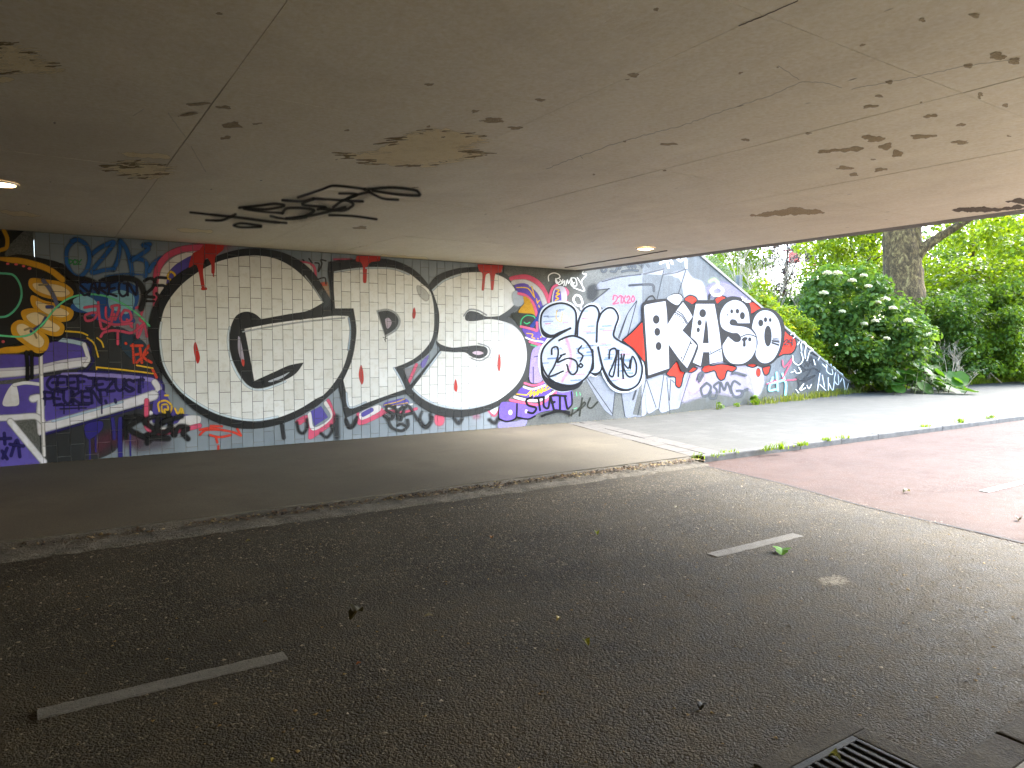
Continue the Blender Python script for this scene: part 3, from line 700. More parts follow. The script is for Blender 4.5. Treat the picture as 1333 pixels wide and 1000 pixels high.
p.line('A3', B_, 32, '160,130 105,200 98,290 132,380 190,415 248,370 275,270 250,175 190,132 140,142', '282,250 360,190 460,150 400,240 290,378 380,365 460,355', '505,145 500,240 482,310 455,358',
       '512,140 555,200 585,300 600,400', '735,165 680,172 725,200 600,288', '600,270 690,290 715,340 700,410', '820,272 760,320 730,372', soft=.7, a=.92); p.line('A3', B_, 14, '395,410 540,392 680,400', soft=.9, a=.7)
p.done()
p = Piece('graffiti_shape', 'dark blue and cyan painted shape with a black cap behind pink scrawl')
p.line('A3', '#0c0d10', 52, '60,340 150,425 260,445 345,485'); p.line('A3', '#0c0d10', 42, '375,445 480,427 600,432 664,475 692,565 668,660')
p.fill('A3', '#1f4f92', '200,475 300,465 420,460 560,458 636,502 646,600 600,700 618,762 520,782 400,772 330,742 260,692 180,682 130,642 200,560', 1)
p.fill('A3', '#7fb0c4', '150,592 240,560 330,612 340,698 270,688 180,650'); p.fill('A3', '#7fb0c4', '420,562 480,522 540,522 610,562 610,640 560,698 500,680 430,652')
p.text('A3', '#120f2c', 17, 'SAREON', 195, 545, 640, 560, 100, jit=.1)
p.done()
Piece('graffiti_tag', 'pink scrawled tag over the blue shape').line('A3', '#c04a66', 19, '235,650 330,642 330,700 300,742 250,750 240,712 290,690 322,690', '340,610 346,700 370,812 430,782 462,700',
      '400,650 400,720 430,742 452,660 440,642 502,640 470,742', '540,670 510,722 530,762 590,742 580,682 542,670', '560,742 600,802', '630,652 680,652 660,742 690,760',
      '360,872 380,842 450,826 520,832 600,842 690,772', '490,832 490,930', '640,782 642,882 690,782 712,872', '350,740 460,780 600,770').done()
Piece('graffiti_tag', 'small green scrawl inside the blue letter').text('A3', '#2a8a4a', 9, 'DOY', 115, 315, 212, 318, 32, jit=.08).line('A3', '#2a8a4a', 6, '150,322 210,318').done()
Piece('graffiti_tag', 'orange red scrawl beside the black outline of the first big letter').line('A4', '#c8432a', 20, '370,50 380,190', '358,60 442,60', '375,132 420,122', '425,80 440,190', '400,188 480,112', '492,60 450,140 512,188', '520,240 552,302', '315,40 318,44').done()
Piece('graffiti_stripe', 'thin yellow highlight lines above the purple letters').line('A4', '#dcb62a', 11, '20,0 72,42 105,145', '95,0 130,30 145,70', '90,228 92,240', '90,224 300,245 525,272', '400,210 522,232').line('A', '#dcb62a', 6, '252,445 310,450 335,460').done()
p = Piece('graffiti_tag', 'dark hand-written message on the purple lettering'); p.text('A', '#1c1848', 10, 'GEEF', 180, 668, 335, 662, 46, jit=.06); p.text('A', '#1c1848', 10, 'JEZUST', 330, 670, 552, 676, 44, jit=.06)
p.text('A', '#1c1848', 10, 'PEUKEN..', 168, 728, 460, 718, 50, jit=.06); p.line('A', '#1c1848', 5, '205,730 340,728', '230,742 330,738', '222,668 222,690', '300,668 300,684', '410,672 410,690', '470,680 470,700', '390,722 390,760', '245,722 245,760', '300,722 302,745'); p.done()
# ---- around the first big letter
p = Piece('graffiti_background', 'purple lettering with pink and white edges peeking out behind the big G')
PK = '#cc4f6e'
p.line('B', PK, 27, '45,330 44,230 52,165 92,112 160,82 245,74'); p.line('B', PK, 40, '235,66 340,60', soft=.9, a=.55)
p.fill('B', '#d6d3d0', '58,330 58,190 90,142 140,108 225,86 222,104 150,134 112,164 92,214 88,330'); p.fill('B', '#4a3f98', '84,330 95,192 140,142 215,106 218,152 150,205 110,270', .5); p.line('B', '#d9b02a', 9, '90,238 115,226 126,196 106,180 92,205 106,216 94,246')
p.fill('A4', '#4a3f94', '540,440 600,400 700,560 820,600 700,652 600,662 520,640 520,560'); p.fill('A4', '#d2d1d2', '500,560 522,572 522,660 600,682 700,662 760,602 880,600 880,652 760,692 560,712 503,692'); p.line('A4', PK, 36, '476,480 476,600 482,690 560,722 700,712 880,672')
p.line('A4', '#d6b02c', 14, '572,560 566,500 620,480 666,520 650,580 600,570 590,520 630,510 640,550 612,546 616,572', '692,540 716,582 736,540', '740,582 746,540 756,576', '616,440 640,440')
p.fill('C2', PK, '40,682 130,626 182,640 212,762 400,640 350,472 370,460 442,650 400,712 200,852 170,852 170,722 130,682 80,712', 1.2); p.fill('C2', '#d9d6d6', '160,612 190,592 222,742 388,640 320,502 345,482 400,642 210,772'); p.fill('C2', '#5146a0', '190,582* 290,530* 360,640* 225,726*')
p.fill('C2', PK, '650,606 680,600 700,662 870,582 880,552 950,575 935,606 680,716', 1); p.fill('C2', '#d9d6d6', '680,602 800,540 880,520 880,576 700,666'); p.fill('C2', '#5146a0', '695,602 800,546 815,576 710,636')
p.line('C1', PK, 22, '20,162 130,166 222,212 240,342'); p.fill('C1', '#c9c6c6', '100,182 190,190 212,262 180,262'); p.ell('C1', '#4a3f90', (150, 240, 18, 14)); p.line('C1', PK, 18, '420,136 600,136', soft=.8, a=.7)
p.fill('C1', '#a98e78', '270,392 360,372 372,640 290,645 335,500'); p.fill('C1', '#c4553f', '250,372* 350,366* 350,400* 275,402*')
p.line('C1', '#26282a', 14, '232,172 272,182 262,262 300,182 290,142 340,152', '270,332 330,322 340,382', '40,140 52,150', '110,140 120,150', '170,130 200,170')
p.line('C2', '#18181b', 28, '50,692 70,780 112,800 152,742 150,662', '290,802 350,842 402,772 392,722', '540,662 562,742 622,722 652,642', soft=.8, a=.9); p.line('C2', '#222427', 52, '445,640 450,840', soft=.8, a=.85)
p.line('B', '#18181b', 17, '590,846 598,900'); p.line('C', '#18181b', 15, '452,848 480,880 505,852 500,822', '612,840 632,862 648,840', '110,852 130,880 152,850', '775,845 800,860 815,840', soft=.8, a=.9)
p.fill('C3', '#d8556f', '530,560 600,570 592,640 536,642', 3, .9); p.line('C3', PK, 17, '1065,510 1130,562 1190,462'); p.fill('C3', '#cdd6d8', '1085,505 1185,455 1130,540'); p.fill('C3', '#b06a86', '920,560 960,560 960,575 920,575', 4, .5)
p.fill('C3', '#5146a0', '0,432 100,402 200,380 252,422 150,462 0,472'); p.line('C3', '#d6b02c', 9, '0,452 150,412 212,386', '30,468 240,426'); p.line('C3', '#d9d6d6', 18, '0,490 150,470 290,440'); p.line('C3', PK, 26, '0,522 100,512 200,522 330,487'); p.ell('C3', '#6a6a6c', (70, 560, 60, 30), soft=4, a=.6)
p.fill('C', '#77757a', '375,612* 452,588 492,560* 400,672*'); p.line('C', PK, 13, '436,588 402,668'); p.fill('C', '#6a5da6', '455,585 492,545 470,602')
p.done()
Piece('graffiti_tag', 'thick black scrawled name tag at the foot of the big G').line('A4', K_, 38, '310,620 316,760', '315,612 440,610 340,690 460,762', '530,602 460,640 522,690 540,732 480,742', '560,682 640,612 570,602 560,702 620,722 652,682',
      '640,572 652,640 682,742', '600,642 742,600', '690,742 722,682 792,690 752,722 792,772', '480,800 520,766 642,770', soft=.55).done()
Piece('graffiti_tag', 'black number scrawl at the left edge of the big G').text('A', K_, 11, '25', 552, 312, 638, 312, 68, jit=.06).line('A', K_, 8, '560,330 590,330').done()
Piece('graffiti_tag', 'red underline scrawl on the grey tiles below the big G').line('B2', '#cc3a26', 22, '0,742 60,692 200,690 330,712 412,746', '100,742 200,762 312,742', '110,652 222,655', '0,690 100,672 222,690', '160,762 176,816', '186,850 186,890', '376,680 410,742').done()
# ---- the three giant letters
def letter(label, sil, fillp, host='wall'):
    p = Piece('graffiti_letter', label, host)
    for r, s_ in sil: p.fill(r, '#0d0e10', s_, .9)
    return p
p = Piece('graffiti_letter', 'giant white bubble letter G with a thick black outline')
gp = lambda r, s_: ' '.join('%.2f,%.2f%s' % (x, y, '*' if c else '') for x, y, c in parse(r, s_))
sil = gp('B', '10,450 14,400 34,330 70,262 120,206 180,164 240,136 300,115 370,92 440,80 510,82 580,94 640,118 692,152 732,192 766,246 804,310* 804,345*')+' '+gp('C', '0,340* 60,334 141,328* 150,380 151,430 147,480 135,545 95,668 75,690 40,722 0,757')+' '+gp('B', '740,762 640,818 540,850 440,860 350,846 260,810 180,752 110,672 60,602 26,530')
p.fill('P', '#0d0e10', sil, 1.0)
p.fill('C1', '#5a646c', '270,450 330,470 370,540 360,590 300,600', 3, .6)
f = gp('B', '62,450 66,400 80,342 112,286 160,232 220,186 290,146 370,121 450,111 530,116 590,136 640,166 682,202 722,248 768,312* 700,348 620,362 500,384* 470,360 430,352 390,370 366,420 359,480 370,550 396,612 432,664 470,686 520,682 600,652 652,620 686,572* 620,585 550,616 470,652* 450,540 428,428* 550,405 700,385')+' '+gp('C', '0,369 60,362 118,365* 128,430 118,520 90,610 40,688 0,730')+' '+gp('B', '740,728 660,776 570,812 480,826 400,820 310,796 230,756 160,706 112,652 76,582 63,510')
p.fill('P', WH, f, .6)
p.line('B', '#cfdde8', 8, '66,400 60,450 64,510 78,582 114,650 160,703 230,753 310,793 400,817 480,823 570,809', '362,420 355,480 366,552 392,616 430,668 470,690 520,687 604,656', soft=.6, a=.9)
p.line('C', '#9fb2c4', 8, '120,372 128,430 118,520', soft=.9, a=.7); p.line('B', '#b9bfc4', 6, '420,440 560,415 700,395 860,380', '690,198 725,245 760,300', soft=.9, a=.6)
p.fill('B', '#a9a4b4', '400,460 408,470 425,560 418,580 400,520', .4); p.fill('B', '#c0392b', '415,560 426,565 424,590 416,580', .3); p.fill('B', '#aeb2bc', '530,655 590,630 622,615 590,640 545,657', .3)
gl = p.done()
p = Piece('graffiti_letter', 'giant white bubble letter P with a thick black outline')
p.fill('C', '#0d0e10', '28,112* 70,106 170,100 280,98 350,112 422,148 482,208 522,278 541,350 531,440 502,520 442,572 372,608* 408,692* 400,718 300,748 200,792 108,834* 86,740 76,680 95,660 135,540 150,430 140,332* 44,337* 38,250 26,160', 1.0)
p.fill('C', WH, '52,156* 150,141 240,136 330,141 400,166 460,214 492,242 506,272 515,330 515,420 500,480 450,540 390,578 330,601* 360,650 382,702* 300,730 200,766 125,790* 110,720 96,660* 132,580 150,500 157,420 143,326* 58,326* 52,240', .6)
p.line('C', '#b7c4d0', 7, '330,604 358,652 380,700', '55,158 150,144 240,139 330,144 400,169', '110,720 124,787 200,763', soft=.7, a=.9); p.fill('C', '#b9bab8', '440,225 470,240 490,270 480,290 450,265', 2, .8)
p.fill('C', '#8a8f94', '250,338* 300,330 342,350 360,388 342,428 290,460*', 1, .55); p.fill('C', '#0d0e10', '258,345* 300,339 336,356 350,386 335,421 290,450*', .5); p.fill('C', '#9a8b96', '290,378 306,372 319,390 313,410 298,420', .3); p.line('C', '#2a2a2a', 3, '280,462 300,468', '286,470 292,482', '292,455 290,478')
pl = p.done()
p = Piece('graffiti_letter', 'giant white bubble letter S with a thick black outline')
p.fill('C', '#0d0e10', '496,218* 530,178 590,152 660,139 740,138 802,149 852,170 902,220 932,280 922,312 852,372* 902,386 942,422 968,482 973,560 957,632 922,692 862,747 802,787 722,817 620,832 540,822 470,792 410,742 383,706 405,688 545,520 530,488 541,350', 1.0)
p.fill('C', WH, '508,241* 560,196 640,166 720,160 790,166 850,191 886,231 906,271* 904,290 866,330 820,361* 760,364 720,344 680,339 660,362 665,384 700,388 770,378 830,387 890,411 930,460 946,530 940,600 915,660 870,711 800,760 720,786 640,796 560,786 500,766 450,736 416,700* 470,630 548,526* 600,532 660,533 690,552 730,562 764,542 762,510 720,498 660,503 600,508 550,494 529,476* 539,430 541,350 526,290', .6)
p.fill('C', '#c3c4cc', '843,394* 892,414 930,462 945,532 938,602 913,660 868,710 843,728*', .8); p.fill('C', '#d0d0d0', '843,190* 884,232 903,272 901,290 864,328 843,342*', .6)
p.line('C', '#b7c4d0', 7, '418,702 452,733 502,762 562,782 640,792 720,782 800,756', '470,632 546,530', '510,243 562,199 640,169', soft=.7, a=.9); p.line('C', '#8d9298', 6, '655,362 680,333 722,337 760,358', '690,560 732,570 772,545 770,508 722,490', soft=.9, a=.6)
p.fill('C', '#9aa0a8', '885,258 925,245 935,285 920,312 892,308', 3, .75); p.fill('C', '#c9b3c4', '695,533 720,525 746,535 720,543', .4)
sl = p.done()
for host, lab, shapes in ((gl, 'dark red paint drips over the top of the big G', [('B1', '352,292 390,160 460,120 510,64 692,72 690,120 640,160 612,200 606,350 580,350 575,262 540,202 512,215 496,262 492,350 507,490 480,492 452,342 430,272 400,266'), ('B1', '478,500 528,498 528,518 480,520'), ('B1', '592,350 600,350 602,388 596,386'), ('B', '214,485 226,520 233,555 223,577 211,540 207,505')]),
                          (pl, 'dark red paint drips and drops on the big P', [('C', '158,84* 266,84* 263,106 226,111 206,132 201,206 188,206 186,132 176,112 154,106'), ('C', '424,324 431,348 425,374 417,370 416,350'), ('C', '177,590 186,620 189,660 181,680 170,655 168,625')]),
                          (sl, 'dark red paint drips and drops on the big S', [('C', '720,123* 836,128* 826,160 801,166 791,240 782,240 776,166 756,172 748,242 739,242 742,166 726,150'), ('C', '617,657 625,690 621,714 611,705 611,678'), ('C', '820,540 826,580 821,618 813,610 812,575')])):
    p = Piece('paint_drip', lab)
    for r, s_ in shapes: p.fill(r, '#b3261c', s_, .5)
    p.done(host)
Piece('graffiti_tag', 'black tag SKA with a sketched mouth below the big P').line('C3', '#161618', 26, '95,480 40,456 20,500 90,540 70,592 0,560', '110,462 150,602', '186,462 140,532 205,562', '170,602 236,452 342,602', '200,552 282,532',
      '40,602 82,682 180,712 242,662 240,602', '140,656 170,640 206,656', soft=.6).line('C3', '#1c1c1e', 24, '385,520 360,600 400,670 460,640 490,570', soft=.8, a=.85).done()
# ---- concrete part right of the tiles
CP = dict(mat_='paint_conc')
p = Piece('graffiti_lettering', 'purple lettering with pink edges and yellow strokes on dark concrete', **CP)
p.fill('D1', '#c9566f', '95,245 180,218 270,214 350,244 420,300 472,380 502,460 490,522 430,482 400,382 330,302 250,272 150,292'); p.line('D1', '#bab6b6', 48, '140,292 250,287 340,327 410,402 455,512')
p.fill('D1', '#5d489c', '150,322 250,302 330,342 390,422 430,522 440,642 380,802 360,702 370,562 330,482 260,422 200,402'); p.line('D1', '#d8ab30', 10, '170,342 280,350 342,432', '320,332 340,402 350,442', '368,455 378,498', '390,520 396,538', '380,490 400,470')
p.line('D1', '#d05d7c', 26, '190,402 260,422 330,492 360,572 370,622'); p.fill('D1', '#bd8d28', '240,432 300,462 346,542 356,632 250,602 190,592 212,542 246,502'); p.fill('D1', '#3a3c36', '120,602 250,602 350,622 362,742 300,742 212,742 165,690')
p.line('D1', '#41a86e', 11, '210,722 220,662 270,622 340,632 362,662', '245,690 270,705 300,690'); p.line('D1', '#2e3d80', 40, '320,732 380,652 420,562 482,522'); p.line('D1', '#d05d7c', 22, '212,732 340,762 372,772 372,692')
p.fill('D1', '#5d489c', '230,752 380,792 440,762 482,852 430,932 330,882 270,832'); p.line('D1', '#d8ab30', 9, '270,800 330,810 320,840 350,850', '380,850 384,858', '410,840 420,825'); p.line('D1', '#c9c6cc', 16, '260,842 330,870 430,885'); p.line('D1', '#d05d7c', 22, '300,884 420,922'); p.line('D1', '#4c9a6a', 16, '315,915 375,935')
p.line('D1', '#d05d7c', 25, '490,482 510,402 532,342 575,316', '660,352 686,392 662,432 672,492'); p.fill('D1', '#b7b1ba', '530,502 550,352 640,336 672,422 652,492'); p.fill('D1', '#5d489c', '540,492 555,372 600,362 612,482'); p.line('D1', '#d8ab30', 12, '570,362 596,372 566,402 600,404 560,432 590,452 556,472 582,492')
p.fill('D2', '#9283b8', '330,120 420,90 422,422 340,452 300,422 300,322'); p.line('D2', '#4d4564', 9, '335,292 335,452', '345,190 385,182')
p.line('D2', '#d05d7c', 20, '250,452 330,476 400,462 455,432'); p.fill('D2', '#5d489c', '180,562 230,492 330,512 460,442 525,502 440,592 300,602'); p.line('D2', '#cbc8ce', 20, '240,490 330,512 450,475'); p.line('D2', '#d8ab30', 11, '170,562 270,572', '280,562 322,522 300,582 350,532 340,582 392,512 372,572 432,492 410,552 482,472 440,532 502,502')
p.fill('D2', '#6c58ac', '0,682 30,642 170,652 280,672 400,662 560,562 600,532 722,532 716,682 640,722 500,722 380,752 300,802 170,792 120,832 40,832 0,802'); p.line('D2', '#cbc8ce', 26, '150,592 270,622 400,622 545,540'); p.line('D2', '#d05d7c', 24, '105,622 260,652 400,662 560,547')
p.fill('D2', '#8f8ab0', '0,842 150,842 262,812 240,882 0,905', 2, .8); p.line('D2', '#17151d', 16, '0,812 60,836 130,822 165,792 172,662', '170,792 280,812 352,782', '716,542 722,662 682,712'); p.ell('D2', '#cdb4d8', (105, 745, 20, 26), (265, 735, 14, 20))
p.done()
Piece('graffiti_tag', 'black tag reading STUFF over the purple lettering', **CP).line('D2', '#141416', 21, '322,592 265,622 282,672 362,702 332,752 280,742', '350,602 442,592', '385,602 402,722', '440,602 440,682 482,702 502,602', '500,582 552,572', '510,592 542,722', '520,650 548,640', '545,572 662,582', '600,582 602,712', '650,582 672,702', '560,722 692,742', '420,782 472,762 602,732 692,762').done()
Piece('graffiti_tag', 'faint grey scrawl low on the dark concrete', **CP).line('D2', '#303229', 15, '830,602 802,780', '790,722 850,642 862,662 802,722', '910,602 882,682 922,702 982,642', '730,720 715,780', '690,780 760,740 800,700', soft=.7, a=.85).line('D2', '#6ac48a', 8, '770,542 776,582', '805,547 811,572', '740,710 770,700', a=.8).done()
p = Piece('graffiti_lettering', 'large faded silver outline letters behind the smaller pieces', **CP)
SV = '#85888f'
p.fill('D3', SV, '110,402 170,332 330,292 560,262 742,222* 742,272* 952,222* 1010,300 1100,340 1143,480 1143,1000 300,1000 200,602 100,542 60,542 242,402', 2, .92)
p.fill('D4', SV, '20,470 90,470 260,450 620,450 622,832 500,862 420,862 380,622* 310,622* 282,852* 200,782', 1.5, .9); p.fill('D4', '#85888f', '630,480 800,452 860,482 1062,442 960,762 872,792 782,822 742,782 640,822', 1.5, .9)
p.fill('E', '#8f8897', '330,680 420,655 600,640 700,690 690,730 660,805 600,770 560,815 440,800 330,830 270,840 300,740', 5, .75); p.fill('E', '#a08ea0', '330,700 370,690 380,740 340,800 310,790', 4, .7); p.fill('E', '#7d768c', '410,260 480,235 560,270 640,340 600,330 480,300 420,300', 5, .7); p.fill('E', '#a3a3a6', '620,650 680,680 690,760 660,820 640,750', 3, .8)
p.line('D3', '#4a4c50', 9, '170,334 330,292 560,262 742,218', '742,268 850,252 952,216', soft=.7, a=.85); p.line('D3', '#34363a', 7, '742,232 682,490', '952,212 880,442', '232,396 60,542', '130,412 242,400', '492,512 402,642 310,882', '402,642 322,882', '492,516 405,842', '572,512 602,482 642,472 662,502')
p.line('D3', '#3c3e42', 17, '422,370 560,360 640,366 650,420', soft=.6); p.fill('D3', '#3d3f40', '45,400 100,370 120,430 90,490 50,480', 4, .75)
p.line('D4', '#3a3c40', 7, '30,470 282,832', '310,622 286,852', '376,632 410,862', '630,502 722,772', '800,452 750,792', '830,472 862,842', '870,492 856,702', '1062,442 960,772', '620,502 540,852', '880,500 905,525', soft=.5); p.line('D4', '#3a3c40', 16, '522,602 492,692', soft=.8, a=.7)
p.done()
Piece('graffiti_tag', 'dark scrawl high under the bridge edge', **CP).line('D3', '#4b4f53', 18, '160,202 172,242 202,236 212,192', '312,197 292,242 250,236', '330,217 372,152 420,202 422,152', '450,202 442,162', '480,202 472,152 532,182', '540,202 562,152 602,192', '355,242 430,227 502,232', soft=.6, a=.9).done()
Piece('graffiti_tag', 'white scrawl at the top of the wing wall', host='wing', **CP).line('D3', '#e4e8ec', 20, '710,162 800,132 822,166', '770,132 786,202', '870,122 902,142 942,112 952,202').done()
Piece('graffiti_tag', 'small red number 21x20 on silver paint', **CP).line('D3', '#cf4a60', 11, '270,502 280,462 310,472 302,510 270,542 322,532', '320,482 346,462 346,532', '360,472 386,532', '386,466 360,532', '400,482 416,466 426,490 400,532 432,526', '456,466 440,502 456,522 471,490 457,466').done()
Piece('graffiti_tag', 'white marker tag beside the silver letters', **CP).line('D1', '#e8e8e6', 10, '490,277 490,222 540,196 592,212 602,242 560,262 572,302 602,282', '560,252 592,312 622,292 602,262', '632,262 622,302 652,272 642,322', '665,322 682,262 692,302 722,242 716,312', '752,292 720,322 772,322 762,252 722,252 742,312',
      '780,242 852,372 740,342', '852,372 822,282 872,212 830,202 846,172').line('D1', '#e8e8e6', 18, '762,420 740,462 782,522 830,502 810,432 772,416', '812,522 822,560').done()
p = Piece('graffiti_throw_up', 'pale blue and white bubble letters with the number 25 inside', **CP)
p.fill('D', '#b9bec6', '235,432 243,370 278,332 340,315 392,325 427,358 442,370 470,337 507,326 538,342 547,362 582,342 623,357 640,400 620,450 610,488 642,512 702,547 744,600 761,662 748,724 712,760 650,774 598,755 557,695 545,665 520,694 485,690 450,724 402,759 340,769 278,739 242,682 231,610 242,550 278,500 252,492', 1)
p.fill('D', '#98a0ae', '243,430 252,374 286,341 340,325 386,334 418,366 424,420 440,380 470,345 507,336 530,350 536,380 560,352 600,350 628,394 615,446 608,490 640,515 700,550 738,602 751,660 737,720 702,752 650,758 600,735 565,682 545,645 520,688 490,678 450,716 402,738 340,732 288,706 255,657 243,600 256,550 290,500 258,480', .6)
rr = random.Random(3)
for i in range(150):                      # horizontal roller streaks
    y_ = rr.uniform(350, 735); x_ = rr.uniform(250, 700)
    if not ((x_-380)**2/130**2+(y_-610)**2/118**2 < .85 or (x_-330)**2/78**2+(y_-408)**2/72**2 < .85 or (440 < x_ < 510 and 360 < y_ < 640) or (545 < x_ < 600 and 370 < y_ < 560) or (x_-640)**2/90**2+(y_-640)**2/98**2 < .8): continue
    L = rr.uniform(15, 55); c_ = rr.choice(['#7388ac', '#627aa6', '#c9ccd0', '#c4c7cc', '#8a99b2', '#b98a9c', '#7f8fae'])
    p.line('D', c_, rr.uniform(3, 7), '%.1f,%.1f %.1f,%.1f' % (x_-L/2, y_+L*.03, x_+L/2, y_-L*.03), soft=.9, a=rr.uniform(.4, .8))
p.line('D', '#c07a90', 14, '372,505 392,580 386,650 350,715', soft=.9, a=.45); p.line('D', '#cfd2d6', 18, '345,520 372,580 365,650 320,715', soft=.9, a=.8); p.line('D', '#d8b24a', 4, '325,360 320,400 345,420 350,370', a=.6)
p.fill('D', '#17181c', '243,610 258,680 300,719 350,738 410,736 455,712 432,747 382,764 330,764 280,738 248,690', .6); p.fill('D', '#17181c', '538,600 555,668 590,732 640,764 690,762 640,750 600,722 568,670', .6); p.fill('D', '#17181c', '243,440 252,484 290,500 330,480 292,484 262,468', .5); p.fill('D', '#17181c', '488,672 520,690 548,662 550,640 536,668 515,676', .5)
p.line('D', '#17181c', 9, '392,452 330,476 290,496 255,478 243,430 250,376 285,342 340,326 386,336 416,366 421,420 416,482', '335,512 370,496 410,490 460,511 496,560 504,610 490,670 450,716 400,737 340,731 290,706 256,656 245,600 258,550 300,506 390,452',
       '426,486 431,420 456,360 490,338 521,346 535,376 526,430 523,500 522,520', '502,560 505,650 487,672', '528,420 546,376 580,350 611,356 631,396 616,446 608,490 640,516 700,551 736,601 751,656 736,721 700,753 650,759 600,736 565,681 541,601 530,546')
p.line('D', '#17181c', 8, '298,582 300,552 325,546 330,582 310,642 285,692 356,666', '366,580 342,588', '346,590 326,622 380,602 420,617 426,660 406,683 386,671 373,632', '447,540 430,566 453,590 441,616', '443,628 434,638 443,648 453,638 443,628',
       '585,602 590,562 615,552 621,582 601,642 585,682 605,692 621,602 626,562', '633,562 631,692', '646,582 656,702', '642,602 680,652 691,612', '660,582 656,642 681,692 716,682 721,632 701,592 691,652')
p.done()
# ---- red and silver piece on the wing wall
WG = dict(host='wing', mat_='paint_conc')
p = Piece('graffiti_backing', 'bright red splashes behind the silver block letters', **WG)
RD, DK, SI = '#b82616', '#1c1c1e', '#94969d'
reds = [('D', '650,512* 700,470 750,416* 768,632* 736,590 692,546'), ('E1', '262,800* 360,680* 440,780* 421,830 402,910 380,926 355,902 350,832 300,822'), ('E1', '468,777* 510,734* 552,746 522,776 480,787'),
        ('E', '372,686* 400,640* 420,664 480,656 552,672 532,696 506,691 491,732 470,740 454,721 440,691 390,702'), ('E', '604,656 630,644 662,660 641,673 615,667'), ('E', '688,674* 732,664* 721,706 700,711'),
        ('E', '283,322 310,299 342,309 352,330* 325,347*'), ('E', '438,326 465,302 497,307 502,320* 460,352*'), ('E', '603,352 640,332 682,350 688,367* 625,400*'), ('E', '778,446* 800,470 826,500 861,525 863,570 841,601 800,606 768,622*')]
for r, s_ in reds: p.fill(r, RD, s_, .4)
for r, s_ in reds: p.line(r, DK, 1.9/REG[r][2], s_, closed=True, soft=.2)
p.ell('E', DK, (668, 700, 12, 23)); p.ell('E', RD, (668, 700, 9, 19))
p.done()
p = Piece('graffiti_lettering', 'silver block letters KASO on a dark outline', **WG)
p.fill('E', DK, '60,350 80,328 180,317 200,330 242,352 262,330* 290,327 330,347 343,324* 442,324* 450,345* 478,320 530,304 592,319 622,350 630,402 650,380 690,364 742,374 782,410 802,470 797,540 777,602 742,647 690,670 640,656 600,661 540,662 490,647 480,641 410,661 370,671* 340,666 300,691 285,698 262,690 240,640 200,682 180,701 86,732* 73,600 63,470', .5)
p.fill('E1', SI, '55,176 76,155 250,125* 262,230 268,346* 345,225 415,134* 470,210 502,268* 406,395* 490,478 542,535* 502,640 452,742* 380,660 279,518* 284,746* 94,810*', .4)
p.fill('E1', SI, '535,150* 706,150* 746,380 784,680* 665,703* 660,595* 600,595* 578,724* 507,690* 556,560 546,510 489,455* 510,280', .4); p.fill('E1', DK, '626,288* 599,512* 652,512* 641,350', .3)
p.fill('E2', SI, '45,290 55,220 100,150 170,115 240,130 290,180 311,240 319,326* 210,326* 190,296 150,290 130,320 146,346 200,355 270,364 322,385 356,420 376,450 382,520 371,582 332,650 270,696 200,706 140,691 90,632 69,540 90,500 120,454* 150,480 190,506 231,496 240,460 210,420 160,416 100,396 60,362', .4)
p.fill('E2', SI, '344,362 365,280 410,225 470,209 530,230 581,290 606,370 611,460 591,570 541,660 480,696 420,686 379,632 381,580 396,510 381,430 346,378', .4); p.ell('E2', DK, (490, 447, 33, 96))
p.ell('E1', DK, (165, 293, 30, 39), (175, 408, 26, 36), (187, 540, 26, 37), (597, 235, 30, 37), (568, 323, 19, 25), (556, 390, 14, 21)); p.ell('E2', DK, (153, 218, 12, 18), (206, 216, 16, 21), (252, 258, 22, 33), (113, 250, 5, 6), (423, 325, 22, 31), (467, 295, 14, 21), (511, 298, 11, 17), (321, 478, 14, 18))
p.line('E1', DK, 8, '358,214 410,250 456,326', '345,228 405,266 446,332', '490,490 410,682', '665,616 766,565'); p.ell('E1', DK, *[(345+q*19, 248+q*q*4.5, 3.5, 5) for q in range(5)], (490, 515, 6, 6), (400, 650, 6, 6), (670, 595, 5, 5), (758, 588, 5, 5))
p.line('E2', DK, 9, '240,455 290,434 350,440 378,456'); p.fill('E2', DK, '248,482 268,459 300,463 290,482 280,492 280,540 259,542 261,497', .4); p.line('E2', DK, 15, '532,492 592,502', '530,510 588,530'); p.line('E2', DK, 6, '538,466 590,474', '536,478 590,487')
p.line('E2', '#26262a', 9, '645,502 665,476 681,496 645,526 681,526', '696,480 690,506 718,506', '716,470 716,536', '726,522 728,524')
p.line('E1', DK, 9, '75,120 95,85 130,72 155,105', '265,95 330,55 390,60 412,90'); p.fill('E1', SI, '268,98 332,60 388,64 408,92 360,158', .4); p.line('E', DK, 7, '410,318 415,292 440,300')
p.done()
Piece('graffiti_tag', 'dark outlined scrawl below the silver block letters', **WG).line('E', '#3f4246', 11, '398,755 370,785 380,822 406,816 421,776 400,755', '422,802 416,832 446,832 451,792 436,771 462,750', '466,802 471,752 491,792 506,752 526,806', '572,762 541,746 526,786 546,826 581,821 581,796 556,796', '581,802 612,786', '530,705 545,700 600,715', '350,735 365,700 380,705 360,745').done()
Piece('graffiti_tag', 'light cyan scrawl low on the wing wall', **WG).line('E', '#84cfdb', 10, '740,727 720,790 762,786', '715,757 766,751', '760,702 766,792', '770,747 806,746 806,817', '790,707 806,752').done()
Piece('graffiti_tag', 'thin dark pink strokes beside the red splash', **WG).line('E', '#b0475c', 7, '790,637 801,671 841,626', '805,742 861,736', '838,642 790,732', '710,760 760,740', a=.85).done()
